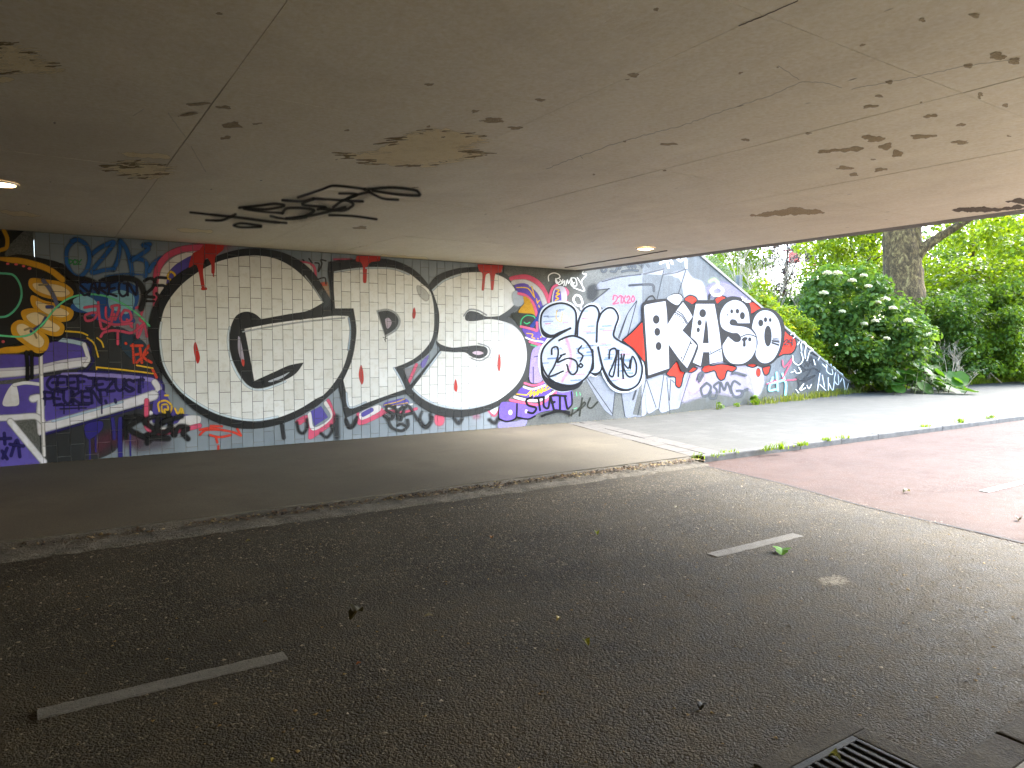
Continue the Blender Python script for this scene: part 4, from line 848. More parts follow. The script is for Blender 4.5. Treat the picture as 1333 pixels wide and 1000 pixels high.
Piece('graffiti_tag', 'white ring and soft lilac puffs above the silver letters', **WG).line('E', '#e6e2ee', 12, '450,252 420,270 430,295 465,295 478,270 455,252', soft=.7, a=.85).line('E', '#b7c98a', 14, '415,225 440,215 460,235', soft=.9, a=.5).line('E', '#e4e0ea', 8, '580,310 600,330 620,330', '585,322 600,318', a=.9).done()
p = Piece('graffiti_tag', 'tangle of white and black scratched tags at the low end of the wing wall', **WG)
p.line('E3', '#35383b', 15, '360,492 450,562 540,542 602,582', '340,602 500,562 402,702 560,622 382,692', '330,642 362,722 340,802', '450,422 472,522 502,402 522,502', '480,350 580,400', '560,440 500,470', '420,450 440,500 400,560', soft=.7, a=.8); p.fill('E3', '#3a3d40', '430,430 520,420 600,520 560,640 460,760 380,700 360,560', 5, .4)
p.line('E3', '#dde1e3', 9, '260,142 290,120 310,160 290,182', '320,192 350,180 371,222 346,262', '385,332 381,252 410,222 441,262 426,342 431,422', '440,262 522,322 482,342 450,452', '280,392 290,462 350,502 401,442 381,352', '602,402 582,442', '640,492 692,532 682,452 702,462 692,572 762,612 742,492',
       '760,562 772,522 802,562 782,682 832,732 822,562', '830,582 882,622 852,702', '880,612 912,802', '960,682 922,822', '602,602 572,802', '640,622 666,762', '710,652 712,802', '720,722 762,802 782,692', '612,732 682,802', '320,792 350,832', '360,792 412,722 372,802 432,772', '450,742 472,782 502,732', '530,440 545,500', '300,560 330,600 380,580 350,530', '260,590 290,580', soft=.4, a=.92)
p.done()

# ---- marks on the bridge underside
Piece('graffiti_tag', 'black sprayed tag on the underside of the bridge', host='ceiling', mat_='soft').line('CE', '#26251f', 30, '200,240 330,250 500,268', '330,198 500,182 540,222', '560,205 700,205 640,245', '560,165 700,155 760,196', '740,202 880,190 980,116', '980,112 1100,105 1230,125', '600,252 860,198', soft=1.0, a=.25).line('CE', '#26251f', 10, '70,222 200,236 330,250 480,270 560,276', '150,262 230,262 300,232', '430,296 330,298 290,288 330,278 430,290', '320,198 420,188 500,178 550,188 460,206 340,200 420,216 540,226', '540,226 560,202 640,200 702,212 650,242 560,252',
      '540,160 640,166 702,152 640,182 760,196 720,206', '620,146 740,106 800,86 960,103', '830,126 920,131 840,166 800,196', '700,152 850,161 950,166', '740,202 850,212 902,182 870,152 982,116', '960,106 1100,96 1222,111 1240,136 1130,131 1000,111', '980,116 1050,151 1130,158', '780,236 900,241 1020,257', '600,252 720,231 860,196', '480,241 560,256 660,246', soft=1.0, a=.9).done()
PL, PD = '#fbeecb', '#b3a488'
def ragged(P, amp, seed):
    """resample an outline finely and roughen it, as torn paint is"""
    from mathutils import noise as mn
    P = [np.array(p) for p in P]; Q = []
    for i in range(len(P)):
        a_, b_ = P[i], P[(i+1) % len(P)]; n = max(1, int(np.linalg.norm(b_-a_)/.8))
        Q += [a_+(b_-a_)*j/n for j in range(n)]
    out = []; n = len(Q); s_ = 1 if area(Q) > 0 else -1
    for i in range(n):
        d = Q[(i+1) % n]-Q[i-1]; l_ = np.linalg.norm(d)+1e-9; nn = np.array([d[1], -d[0]])/l_*s_
        v = Vector((Q[i][0]*.09, Q[i][1]*.25, seed)); h_ = mn.fractal(v, .9, 2.1, 5)
        j = mn.noise(Vector((Q[i][0]*.25, Q[i][1]*1.3, seed+9)))
        out.append(Q[i]+nn*amp*h_*1.2+np.array([j*min(amp, 1.2)*.7, 0]))
    return out
PSEED = [0]
def patch(reg, colr, pts=None, els=None, soft=.5, rag=0, lab=None, kind=None, a=.93, amp=None):
    p = Piece('peeled_patch', lab, host='ceiling', mat_='soft', step=.00012)
    for q in ([curve(parse(reg, pts), True)] if pts else [blob(reg, *e_) for e_ in els]):
        ys_ = [v[1] for v in q]; am = amp or max(.3, (max(ys_)-min(ys_))*.2); PSEED[0] += 3.7
        p.fill('P', colr, ragged(q, min(am, 2.2), PSEED[0]), .5, a)
        if pts and (max(ys_)-min(ys_)) > 12:      # islands of paint left and flakes around
            for _ in range(70):
                v = q[random.randrange(len(q))]; r0 = random.uniform(3, 14); p.fill('P', random.choice([colr, colr, '#9a8a68']), ragged(blob('P', v[0]+ns()*6, v[1]+ns()*2.2, r0, random.uniform(.35, .3+r0*.07)), .35, PSEED[0]+_), .4, a)
    return p.done(kind=kind)
def blob(reg, x, y, rx, ry, rr=random.Random(11)):
    ox, oy, sc_ = REG[reg]; n = 22; ph = [rr.uniform(0, 6.28) for _ in range(3)]; sk_ = rr.uniform(-.5, .1)
    out = []
    for t in range(n):
        th = 2*math.pi*t/n; k_ = 1+.25*math.sin(2*th+ph[0])+.22*math.sin(3*th+ph[1])+.18*math.sin(5*th+ph[2])
        u, v = rx*k_*math.cos(th), ry*k_*math.sin(th); out.append((ox+sc_*(x+u), oy+sc_*(y+v+u*sk_*.25)))
    return out
patch('R7', PL, '890,402 960,396 1020,366 1090,342 1150,336 1220,350 1248,362 1200,386 1242,400 1170,416 1090,430 1010,430 940,416', lab='large pale patch of bare concrete')
for s_ in ('0,115 60,130 100,155 148,186 70,186 0,182', '278,433 340,430 330,418 424,430 416,456 350,456', '308,395 430,400 442,411 350,406', '0,200 40,205 20,212 0,212', '460,592 545,596 550,602 470,600', '0,545 60,550 110,560 40,560', '985,660 1100,668 1110,678 1000,672'): patch('R7', PL, s_)
patch('R8', PD, '628,556 680,546 730,537 780,540 822,549 760,554'); patch('R8', '#6e665c', '1145,543 1200,533 1260,538 1310,530 1333,534 1240,546'); patch('R8', '#6e665c', '1285,520 1333,512 1360,516 1340,526')
small = []
for e_ in ((830, 390, 25, 5), (890, 385, 25, 6), (945, 358, 22, 9), (975, 377, 18, 6), (1005, 397, 15, 6), (870, 433, 18, 4), (962, 438, 14, 4), (1070, 352, 25, 6), (1090, 300, 14, 4), (1170, 367, 20, 4), (1265, 145, 22, 8), (1310, 157, 16, 6), (1190, 170, 12, 4), (935, 275, 16, 4), (325, 194, 12, 5)):
    patch('R8', PD, els=[e_])
tiny = [(895, 450, 12, 3), (1170, 322, 10, 3), (960, 248, 8, 3), (85, 258, 10, 3), (20, 330, 15, 4), (985, 212, 10, 3), (1205, 40, 12, 4), (1070, 52, 6, 5), (1285, 272, 8, 3), (1220, 247, 6, 6), (385, 25, 6, 3), (415, 372, 18, 3), (615, 360, 8, 3), (778, 344, 8, 2)]
tiny += [(random.uniform(20, 1330), random.uniform(5, 470), random.uniform(2, 6), random.uniform(.8, 1.8)) for _ in range(10)]
patch('R8', PD, els=tiny, kind='stuff')
patch('R7', PD, els=[(510, 270, 25, 3), (580, 278, 20, 3), (600, 325, 28, 6), (585, 357, 12, 3), (488, 297, 22, 3), (1275, 312, 32, 5), (1230, 289, 10, 3), (1112, 219, 9, 3), (935, 590, 14, 4), (665, 321, 9, 2)]+[(random.uniform(200, 1330), random.uniform(10, 560), random.uniform(3, 8), random.uniform(1, 2.5)) for _ in range(5)], kind='stuff')
p = Piece('hairline_crack', 'fine dark cracks across the bridge underside', host='ceiling', mat_='soft', step=.00012)
def wig(reg, s_, amp, rr=random.Random(5)):
    q = parse(reg, s_); out = []
    for (x0, y0, _), (x1, y1, _) in zip(q[:-1], q[1:]):
        n = max(2, int(math.hypot(x1-x0, y1-y0)/4))
        for i in range(n): out.append('%.2f,%.2f*' % (x0+(x1-x0)*i/n+rr.uniform(-amp, amp), y0+(y1-y0)*i/n+rr.uniform(-amp, amp)*.6))
    return ' '.join(out)
p.line('P', '#7d7058', .5, wig('R8', '100,435 190,402 250,380 330,356 400,336 450,325 560,285 680,246 760,210 812,212 870,228', 1.3), wig('R8', '190,402 200,415', .8), wig('R8', '890,230 985,212 1070,195 1180,170 1260,160 1333,150', 1.2), wig('R8', '700,170 760,210', 1), soft=.8, a=.55)
p.line('P', '#f4ecd8', .7, wig('R7', '435,293 485,362', .4), wig('R7', '495,380 537,452', .4), wig('R7', '345,300 380,278', .3), soft=.6, a=.8)
p.line('P', '#3a3226', 1.2, wig('R8', '750,2 660,42 590,70', .5), wig('R8', '150,690 300,666 420,645', .3), soft=.5, a=.9)
p.done(kind='stuff')
# paint splash and worn marks on the road
p = Piece('paint_splash', 'pale round splash of paint on the dark asphalt', host='floor', mat_='peel'); p.step = .0003
p.fill('P', '#857e70', '1068,756 1076,753 1086,752 1096,753 1101,757 1094,760 1080,760 1072,759', 6, .66); o = p.done(); tag(o, cat='paint mark')

# ================================================================== VEGETATION
def np_mesh(name, V, Fq, cols, m, parent=None):
    me = bpy.data.meshes.new(name); nv = len(V); k_ = Fq.shape[1]; me.vertices.add(nv); me.vertices.foreach_set('co', V.astype(np.float32).ravel())
    me.loops.add(Fq.size); me.loops.foreach_set('vertex_index', Fq.astype(np.int32).ravel()); me.polygons.add(len(Fq))
    me.polygons.foreach_set('loop_start', np.arange(len(Fq), dtype=np.int32)*k_); me.update(calc_edges=True); setcol(me, cols)
    return link(name, me, m, parent)
def leaves(name, clumps, size, c0, c1, m='leaf', parent=None, up=.5, wide=.38, c2=None, squash=.75, droop=0.0):
    """clumps: rows x, y, z, radius, count; colours in linear light"""
    cl = np.array(clumps, float); cnt = cl[:, 4].astype(int); n = cnt.sum(); ci = np.repeat(np.arange(len(cl)), cnt)
    d = RNG.normal(size=(n, 3)); d /= np.linalg.norm(d, axis=1, keepdims=True); rr = RNG.random(n)**.45
    C = cl[ci, :3]+d*(rr*cl[ci, 3])[:, None]*np.array([1, 1, squash])
    nrm = d*.6+RNG.normal(size=(n, 3))*.55+np.array([0, 0, up]); nrm /= np.linalg.norm(nrm, axis=1, keepdims=True)
    t = RNG.normal(size=(n, 3))+d*.5-np.array([0, 0, droop]); t -= nrm*(t*nrm).sum(1, keepdims=True); t /= np.linalg.norm(t, axis=1, keepdims=True); b = np.cross(nrm, t)
    s = size*(.55+.8*RNG.random(n))[:, None]
    V = np.stack([C-t*s*.5, C-t*s*.08+b*s*wide+nrm*s*.12, C+t*s*.55, C-t*s*.08-b*s*wide+nrm*s*.12], 1).reshape(-1, 3)
    i0 = np.arange(n)[:, None]*4; Fq = np.concatenate([i0+np.array([[0, 2, 1]]), i0+np.array([[0, 3, 2]])], 0)
    mixf = np.clip(RNG.random(n)*.6+RNG.random(len(cl))[ci]*.4, 0, 1)[:, None]; c0, c1 = np.array(c0), np.array(c1); col = c0*(1-mixf)+c1*mixf
    if c2 is not None:
        q = (RNG.random(n) < .06)[:, None]; col = np.where(q, np.array(c2), col)
    col = col*RNG.uniform(.75, 1.2, (n, 1)); cols = np.concatenate([np.repeat(col, 4, 0), np.ones((n*4, 1))], 1)
    return np_mesh(name, V, Fq, cols, M[m], parent)
def poly_px(s_): return [tuple(float(v) for v in q.split(',')) for q in s_.split()]
def inside(P, x, y):
    c = False; n = len(P)
    for i in range(n):
        x0, y0 = P[i]; x1, y1 = P[i-1]
        if (y0 > y) != (y1 > y) and x < (x1-x0)*(y-y0)/(y1-y0)+x0: c = not c
    return c
def clumps_in(s_, d0, d1, n, r, cnt, zmin=.15):
    P = poly_px(s_); xs_ = [p[0] for p in P]; ys_ = [p[1] for p in P]; out = []
    while len(out) < n:
        x, y = random.uniform(min(xs_), max(xs_)), random.uniform(min(ys_), max(ys_))
        if not inside(P, x, y): continue
        q = at(x, y, random.uniform(d0, d1)); rr = r*random.uniform(.6, 1.3)
        if q.z < zmin: continue
        out.append((q.x, q.y, q.z, rr, max(3, int(cnt*(rr/r)**2))))
    return out
def ball(c, R, n, r, cnt, zs=.8, shell=.35):
    out = []
    for _ in range(n):
        d = Vector((random.gauss(0, 1), random.gauss(0, 1), random.gauss(0, 1))).normalized()*R*(shell+(1-shell)*random.random()**.5)
        rr = r*random.uniform(.6, 1.3); out.append((c[0]+d.x, c[1]+d.y, c[2]+d.z*zs, rr, int(cnt*(rr/r)**2)))
    return out
def limb(parent, name, pts, rad, m, sub=5, sides=9, wob=.06):
    P = [Vector(p) for p in smooth_path(pts, sub)]; rr = np.interp(np.linspace(0, len(rad)-1, len(P)), range(len(rad)), rad)
    vs, fs = tube_data(P, rr, sides, wob); return pyd(name, vs, fs, m, parent, True)
GR, LM, DG = ((.034, .075, .008), (.088, .15, .014)), ((.062, .115, .006), (.14, .205, .01)), ((.028, .066, .011), (.072, .13, .02))

# ---- the old plane tree
D0 = 25.0; px2m = lambda r, d: r/F*d
base = on_floor(1182, 500, 0.0); base = at(1182, 503, D0); base.z = 0
pt = empty('plane_tree', base); tag(pt, 'massive old plane tree with mottled bark and a forked trunk', 'tree')
tr = limb(pt, 'trunk', [(base.x, base.y, -.1), at(1179, 440, D0), at(1177, 375, D0), at(1173, 325, D0), at(1168, 285, D0), at(1161, 220, D0+.3), at(1152, 130, D0+.6), at(1145, 40, D0+1)], [px2m(q, D0) for q in (33, 26, 23.5, 22, 17, 15, 12, 8)], M['bark'], 8, 16, .05)
limb(tr, 'limb', [at(1184, 372, D0-.15), at(1188, 335, D0-.2), at(1191, 300, D0-.2), at(1194, 250, D0-.2), at(1204, 150, D0), at(1215, 60, D0)], [px2m(q, D0) for q in (13, 10.5, 8.5, 8, 7, 5)], M['bark'], 6, 12, .05)
limb(tr, 'limb', [at(1188, 345, D0-.2), at(1198, 327, D0-.3), at(1222, 309, D0-.4), at(1245, 295, D0-.5), at(1275, 276, D0-.6), at(1330, 235, D0-.6)], [px2m(q, D0) for q in (9, 7.5, 5.6, 4.8, 4, 2.5)], M['bark'], 6, 10, .05)
limb(tr, 'limb', [at(1160, 250, D0+.3), at(1120, 200, D0+.5), at(1070, 150, D0+.5)], [px2m(q, D0) for q in (9, 6, 3)], M['bark'], 6, 9)
cl = ball((base.x+.5, base.y+1, 11.5), 7.0, 190, .95, 150, .65, .45)
cl += clumps_in('1205,250 1345,235 1420,250 1420,335 1345,345 1290,320 1250,318 1215,305', D0-2, D0+3.5, 55, .55, 75)
cl += clumps_in('1060,260 1160,250 1158,300 1110,318 1075,312', D0+1, D0+4, 26, .5, 70)
leaves('crown', cl, .17, *LM, parent=pt, c2=(.22, .27, .03), wide=.42, droop=.5)
# ---- other trees
def tree(label, px, d, trunk_r, h, R, n, r, cnt, size, pal, lean=0.0, extra=None, name='tree', group=None, zc=.68, mat_='leaf', bark='bark'):
    b = at(px, 500, d); z0 = bank_z(b.x) if (b.y > wing_y(b.x)+.3 and b.x > 9) else 0.0; b.z = z0-.1; o = empty(name, b); tag(o, label, 'tree', group); top = Vector((b.x+lean, b.y+lean*.4, b.z+h*.8))
    mid = b.lerp(top, .5)+Vector((ns()*.25, ns()*.25, 0)); t = limb(o, 'trunk', [b, b.lerp(mid, .5)+Vector((ns()*.1, ns()*.1, 0)), mid, mid.lerp(top, .5), top], [trunk_r*1.25, trunk_r, trunk_r*.8, trunk_r*.5, trunk_r*.2], M[bark], 5, 9)
    for q in range(6):
        a_ = random.uniform(0, 6.28); s_ = b.lerp(top, random.uniform(.35, .8)); e_ = s_+Vector((math.cos(a_)*R*.75, math.sin(a_)*R*.75, R*random.uniform(.25, .7)))
        limb(t, 'limb', [s_, s_.lerp(e_, .5)+Vector((0, 0, .15)), e_], [trunk_r*.4, trunk_r*.22, trunk_r*.06], M[bark], 4, 6)
    c = ball((b.x+lean, b.y+lean*.4, b.z+h*zc), R, n, r, cnt, .85, .3)+(extra or [])
    leaves('crown', c, size, *pal, parent=o, m=mat_); return o
CO = ((.022, .016, .024), (.045, .032, .045))
tree('bright green tree with a short mossy trunk behind the elder bush', 1104, 31, .22, 7.5, 2.6, 55, .6, 110, .15, LM, extra=clumps_in('1060,318 1095,300 1150,305 1150,345 1115,340 1085,350 1065,345', 29, 33, 34, .5, 80))
tree('sparse dark purple-leaved tree against the white sky', 1022, 38, .16, 8.6, 2.3, 34, .5, 60, .10, CO, extra=clumps_in('975,312 1062,305 1062,335 1030,350 1048,375 1035,400 1000,395 985,360', 36, 39, 85, .42, 70), mat_='leaf_dull', zc=.8)
tree('light green thin-branched tree at the top of the embankment', 938, 27, .11, 6.2, 1.8, 26, .5, 70, .13, LM, extra=clumps_in('908,322 985,315 990,345 965,372 930,350', 25, 29, 34, .4, 55), zc=.8)
for q, (px, d, h, R, pal, lab) in enumerate(((1258, 33, 9, 3.6, LM, 'broad yellow-green tree right behind the plane tree'), (1325, 36, 10, 3.8, GR, 'tall mid-green tree beyond the yellow-green one'), (1300, 29, 6.2, 2.4, LM, 'low pale green tree above the roadside shrubs'),
                                              (1410, 31, 9, 3.5, GR, 'broad leafy tree beyond the roadside shrubs, farther along the path'), (1530, 34, 10, 4, LM, 'bushy pale tree far along the cycle path'), (1190, 44, 11, 4.4, DG, 'dark green tree deep behind the plane tree'), (1120, 47, 9, 4, GR, 'mid-green tree deep behind the elder bush'), (1290, 48, 12, 5, DG, 'dark tall tree at the back of the thicket'), (1400, 46, 12, 5, GR, 'tall tree at the back along the cycle path'))):
    tree(lab, px, d, .2, h, R, int(40+R*14), .75, 120, .17, pal, zc=.52, group='trees of the thicket')
# ---- shrubs
def shrub(label, polys, d0, d1, n, r, cnt, size, pal, name='shrub', stems=6, group=None, c2=None, mat_='leaf', up=.6):
    cl = []
    for s_ in polys: cl += clumps_in(s_, d0, d1, n, r, cnt)
    c = np.mean(np.array(cl)[:, :3], 0); o = empty(name, (c[0], c[1], max(0, bank_z(c[0]) if c[1] > wing_y(c[0])+.3 else 0))); tag(o, label, 'shrub', group)
    leaves('foliage', cl, size, *pal, parent=o, c2=c2, m=mat_, up=up)
    for _ in range(stems):
        e_ = Vector(random.choice(cl)[:3]); e_ = Vector((c[0]+(e_.x-c[0])*.6, c[1]+(e_.y-c[1])*.6+.4, max(.3, e_.z*.75))); limb(o, 'stem', [(c[0]+ns()*.3, c[1]+ns()*.3, o.location.z-.05), (c[0]*.5+e_.x*.5, c[1]*.5+e_.y*.5, e_.z*.6), e_], [.03, .02, .008], M['twig'], 4, 6)
    return o, cl
eb, ecl = shrub('dark green elder bush dotted with creamy flower heads', ['1046,402 1062,356 1095,345 1132,356 1160,384 1196,412 1205,445 1195,480 1150,492 1105,478 1070,455 1050,430'], 20.0, 22.8, 150, .38, 105, .15, ((.040, .088, .018), (.098, .168, .034)), 'elder_bush', 8, up=.8)
for px, py in ((1107, 366), (1122, 360), (1088, 356), (1150, 390), (1140, 395), (1160, 402), (1094, 407), (1123, 423), (1137, 419), (1152, 442), (1070, 382), (1180, 418), (1128, 374), (1075, 356)):
    q = at(px, py, 19.75+random.random()*.2); nf = 110; R0 = random.uniform(.09, .14); vs, fs = [], []
    for _ in range(nf):
        r_ = R0*math.sqrt(random.random()); t = random.uniform(0, 6.28); c = q+Vector((math.cos(t)*r_, math.sin(t)*r_*.9-.05, .05-r_*r_*3+ns()*.02)); i0 = len(vs); s_ = .016
        vs += [c+Vector((-s_, -s_*.4, -s_)), c+Vector((s_, -s_*.4, -s_)), c+Vector((s_, s_*.4, s_)), c+Vector((-s_, s_*.4, s_))]; fs.append((i0, i0+1, i0+2, i0+3))
    me = bpy.data.meshes.new('flower_head'); me.from_pydata([tuple(v) for v in vs], [], fs); me.update(); setcol(me, np.tile([.46, .44, .27, 1], (len(vs), 1))); link('flower_head', me, M['leaf_dull'], eb)
# low hedge of ivy-like leaves spilling over the sloping coping
cl = []
for _ in range(210):
    x = random.uniform(14.9, 20.7); t = (x-14.9)/5.8; q = random.random(); cl.append((x, wing_y(x)+.22+random.random()*.9, bank_z(x)+.10+q*(.75+.2*math.sin(x*2.3)), .25*random.uniform(.7, 1.3), 70))
hd = empty('hedge', (18, 12.2, 0)); tag(hd, 'yellow-green hedge spilling over the sloping top of the wing wall', 'hedge')
leaves('foliage', cl, .10, (.10, .165, .009), (.19, .26, .02), parent=hd, c2=(.32, .30, .05), up=.9)
for _ in range(10):
    x = random.uniform(15, 20.4); limb(hd, 'stem', [(x, wing_y(x)+.5, bank_z(x)-.1), (x+ns()*.1, wing_y(x)+.5, bank_z(x)+.3), (x+ns()*.3, wing_y(x)+.6, bank_z(x)+.6)], [.015, .01, .004], M['stem'], 3, 5)
shrub('dense mid-green bush at the foot of the wing wall end', ['1112,470 1135,462 1165,478 1175,500 1128,506 1114,500'], 20.6, 22, 42, .25, 90, .10, GR, stems=4)
for lab, s_, d0, d1, n, pal, sz in (('broad glossy green bush behind the dead twigs', '1198,388 1262,372 1275,440 1262,488 1212,486', 23.5, 27, 95, DG, .13), ('tall pale green bush beside the path', '1258,372 1320,362 1336,430 1330,482 1268,486', 24, 28, 110, GR, .13),
                                    ('yellow-green bush at the path edge', '1305,450 1400,440 1420,490 1310,492', 25, 29, 60, LM, .12), ('dark bush under the old plane tree', '1195,440 1262,436 1268,490 1200,490', 26, 28, 50, DG, .12),
                                    ('loose green bush along the path beyond the yellow-green one', '1340,380 1480,360 1480,488 1345,490', 25, 30, 120, GR, .14), ('dark bush on the embankment behind the fence', '985,395 1062,385 1075,440 1030,440', 24, 29, 70, DG, .12),
                                    ('light bush at the top of the embankment behind the fence', '915,335 985,360 1000,400 960,395', 21, 25, 40, LM, .11)):
    shrub(lab, [s_], d0, d1, n, .42, 105, sz, pal, stems=5, group='roadside shrubs')
# ---- butterbur with large leaves at the path edge
bb = empty('butterbur', at(1190, 500, 21)); bb.location.z = 0; tag(bb, 'low plant with very large rounded leaves at the path edge', 'plant')
def big_leaf(c, R, az, tilt, colr, parent):
    n = 16; vs = [(0, 0, 0)]; fs = []
    for ring in (.5, 1.0):
        for i in range(n):
            t = 2*math.pi*i/n; k_ = 1-.45*max(0, math.cos(t-math.pi))**6; wv = .06*math.sin(5*t+R*40)
            vs.append((R*ring*k_*math.cos(t), R*ring*k_*math.sin(t)*.95, R*(.16*ring*ring+wv*ring)-.04*R))
    for i in range(n): fs.append((0, 1+i, 1+(i+1) % n)); fs.append((1+i, 1+n+i, 1+n+(i+1) % n, 1+(i+1) % n))
    Mx = Matrix.Rotation(az, 3, 'Z') @ Matrix.Rotation(tilt, 3, 'Y'); me = bpy.data.meshes.new('leaf')
    me.from_pydata([tuple(Mx @ Vector(v)+c) for v in vs], [], fs); me.update(); me.polygons.foreach_set('use_smooth', [True]*len(fs)); setcol(me, np.tile(list(colr)+[1], (len(vs), 1))); return link('leaf', me, M['leaf'], parent)
for _ in range(75):
    px = random.triangular(1140, 1262, 1195); py = 511-random.random()**.9*40*(1-abs(px-1195)/110); c = at(px, py, random.uniform(20.0, 22.3)); c.z = max(c.z, .12)
    k_ = random.uniform(.7, 1.25); big_leaf(c, random.uniform(.13, .32), random.uniform(-2.9, -.2), random.uniform(.15, .95), (.042*k_, .10*k_, .012*k_), bb)
    if random.random() < .5: limb(bb, 'stalk', [(c.x+ns()*.1, c.y+.1, .0), (c.x, c.y+.05, c.z*.6), c], [.012, .010, .008], M['stem'], 3, 5)
# ---- dead shrubs of bare twigs
def dead(label, px, d, hpx, n, spread, zb=None):
    b = at(px, 500, d); b.z = zb if zb is not None else 0.05; h = px2m(hpx, d); o = empty('dead_shrub', b); tag(o, label, 'shrub', 'bare dry shrubs')
    for _ in range(n):
        a_ = random.uniform(0, 6.28); e_ = b+Vector((math.cos(a_)*spread, math.sin(a_)*spread, h*random.uniform(.6, 1.0))); m_ = b.lerp(e_, .5)+Vector((ns()*.1, ns()*.1, h*.08)); parts = []
        for pp, rr in (([b+Vector((ns()*.06, ns()*.06, 0)), m_, e_], [.012, .008, .003]),)+tuple(([m_.lerp(e_, random.uniform(-.4, .8)), ] if 0 else [m_.lerp(e_, q), m_.lerp(e_, q)+Vector((ns()*.15, ns()*.15, h*.12)), m_.lerp(e_, q)+Vector((ns()*.28, ns()*.28, h*.24))], [.005, .004, .002]) for q in (0, .2, .4, .6, .8)):
            parts.append(tube_data([Vector(p_) for p_ in smooth_path(pp, 3)], np.interp(np.linspace(0, 2, 7), range(3), rr), 5))
        V, Fc = merge(parts); pyd('branch', V, Fc, M['twig'], o, True)
    return o
dead('bare dry shrub standing between the butterbur and the plane tree', 1236, 23.4, 62, 8, .36); dead('bare dry shrub rising beside the elder bush over the big leaves', 1190, 21.8, 70, 7, .34); dead('small broken dry shrub low at the path edge', 1258, 22.2, 36, 5, .3)
for lab, px, d, y0, hp, n, sp in (('bare bleached shrub behind the chain-link fence post', 1004, 21.5, 425, 95, 12, .9), ('bare grey shrub on the embankment behind the fence', 1052, 22.5, 440, 78, 12, .8), ('tall thin bare shrub at the top of the embankment', 958, 19.5, 372, 70, 9, .5), ('bare straggly shrub beside the sloping coping', 982, 18.6, 400, 70, 8, .6)):
    q = at(px, y0, d); dead(lab, px, d, hp, n, sp, q.z)
# ---- chain-link fence along the top of the wing wall
fe = empty('chain_link_fence', (15, 12.2, 1.9)); tag(fe, 'rusty green chain-link fence with concrete posts above the wing wall', 'fence')
FY = lambda x: wing_y(x)+1.25; fz = lambda x: bank_z(x)-.1
for x in (12.6, 15.35, 18.1, 20.85):
    box('post', (x-.06, FY(x)-.06, fz(x)-.2), (x+.06, FY(x)+.06, fz(x)+1.42), M['concrete'], fe, .012)
parts = []; H_ = 1.3; st = .075
def strand(x0, z0, x1, z1, r=.0022): parts.append(tube_data([(x0, FY(x0), fz(x0)+z0), (x1, FY(x1), fz(x1)+z1)], [r, r], 3))
x = 12.6-H_
while x < 20.85:
    for sg in (1, -1):
        xa, za, xb, zb = (x, .05, x+H_, .05+H_) if sg > 0 else (x, .05+H_, x+H_, .05)
        if xa < 12.6: t = (12.6-xa)/H_; za = za+(zb-za)*t; xa = 12.6
        if xb > 20.85: t = (20.85-xa)/(xb-xa); zb = za+(zb-za)*t; xb = 20.85
        if xb > xa+.01: strand(xa, za, xb, zb)
    x += st
V, Fc = merge(parts); tag(pyd('wire_mesh', V, Fc, M['wire'], fe), kind='stuff')
for zz in (.05, .7, 1.34):
    vs, fs = tube_data([(x, FY(x), fz(x)+zz) for x in np.linspace(12.6, 20.85, 12)], [.004]*12, 5); pyd('rail_wire', vs, fs, M['wire'], fe)
# ---- grass and weeds
def blades(name, spots, hmin, hmax, nb, c0, c1, label=None, kind=None, parent=None, cat='grass', group=None, spread=.05, wd=.006):
    n = len(spots)*nb; S_ = np.repeat(np.array(spots, float), nb, 0); S_[:, :2] += RNG.normal(size=(n, 2))*spread; h = RNG.uniform(hmin, hmax, n); a_ = RNG.uniform(0, 6.283, n); ln = RNG.uniform(.15, .8, n)
    dx, dy = np.cos(a_), np.sin(a_); sx, sy = -dy*wd, dx*wd; Z = np.zeros(n)
    v0 = S_+np.stack([sx, sy, Z], 1); v1 = S_-np.stack([sx, sy, Z], 1); mid = S_+np.stack([dx*h*ln*.35, dy*h*ln*.35, h*.6], 1); v2 = mid-np.stack([sx, sy, Z], 1)*.8; v3 = mid+np.stack([sx, sy, Z], 1)*.8; tip = S_+np.stack([dx*h*ln, dy*h*ln, h*(1-.25*ln)], 1)
    V = np.stack([v0, v1, v2, v3, tip], 1).reshape(-1, 3); i0 = np.arange(n)[:, None]*5; Fq = np.concatenate([i0+np.array([[0, 1, 2]]), i0+np.array([[0, 2, 3]]), i0+np.array([[3, 2, 4]])], 0)
    t = RNG.random((n, 1)); col = np.array(c0)*(1-t)+np.array(c1)*t; o = np_mesh(name, V, Fq, np.concatenate([np.repeat(col, 5, 0), np.ones((n*5, 1))], 1), M['leaf'], parent); tag(o, label, cat if label else None, group, kind); return o
sp = []
for _ in range(190):
    x = random.choice((random.triangular(13.2, 20.4, 17.5), random.uniform(14.5, 20.4))); sp.append((x, wing_y(x)-.06-abs(random.gauss(0, .12)), SW))
blades('grass', sp, .04, .24, 7, (.07, .11, .012), (.17, .18, .04), 'yellow-green grass growing along the foot of the wing wall', 'stuff', spread=.06)
sp = [(random.uniform(20.3, 40), 12.0+abs(random.gauss(0, .35)), .02) for _ in range(1500)]
blades('verge_grass', sp, .06, .32, 8, (.08, .14, .015), (.18, .22, .03), 'rough grass and weeds on the verge between path and shrubs', 'stuff', spread=.08, wd=.009)
cl = [(random.uniform(20, 40), 12.3+abs(random.gauss(0, .8)), random.uniform(.08, .35), .2, 40) for _ in range(240)]
o = leaves('ground_cover', cl, .08, *LM, up=1.0); tag(o, 'leafy ground cover under the roadside shrubs', 'ground cover', kind='stuff')
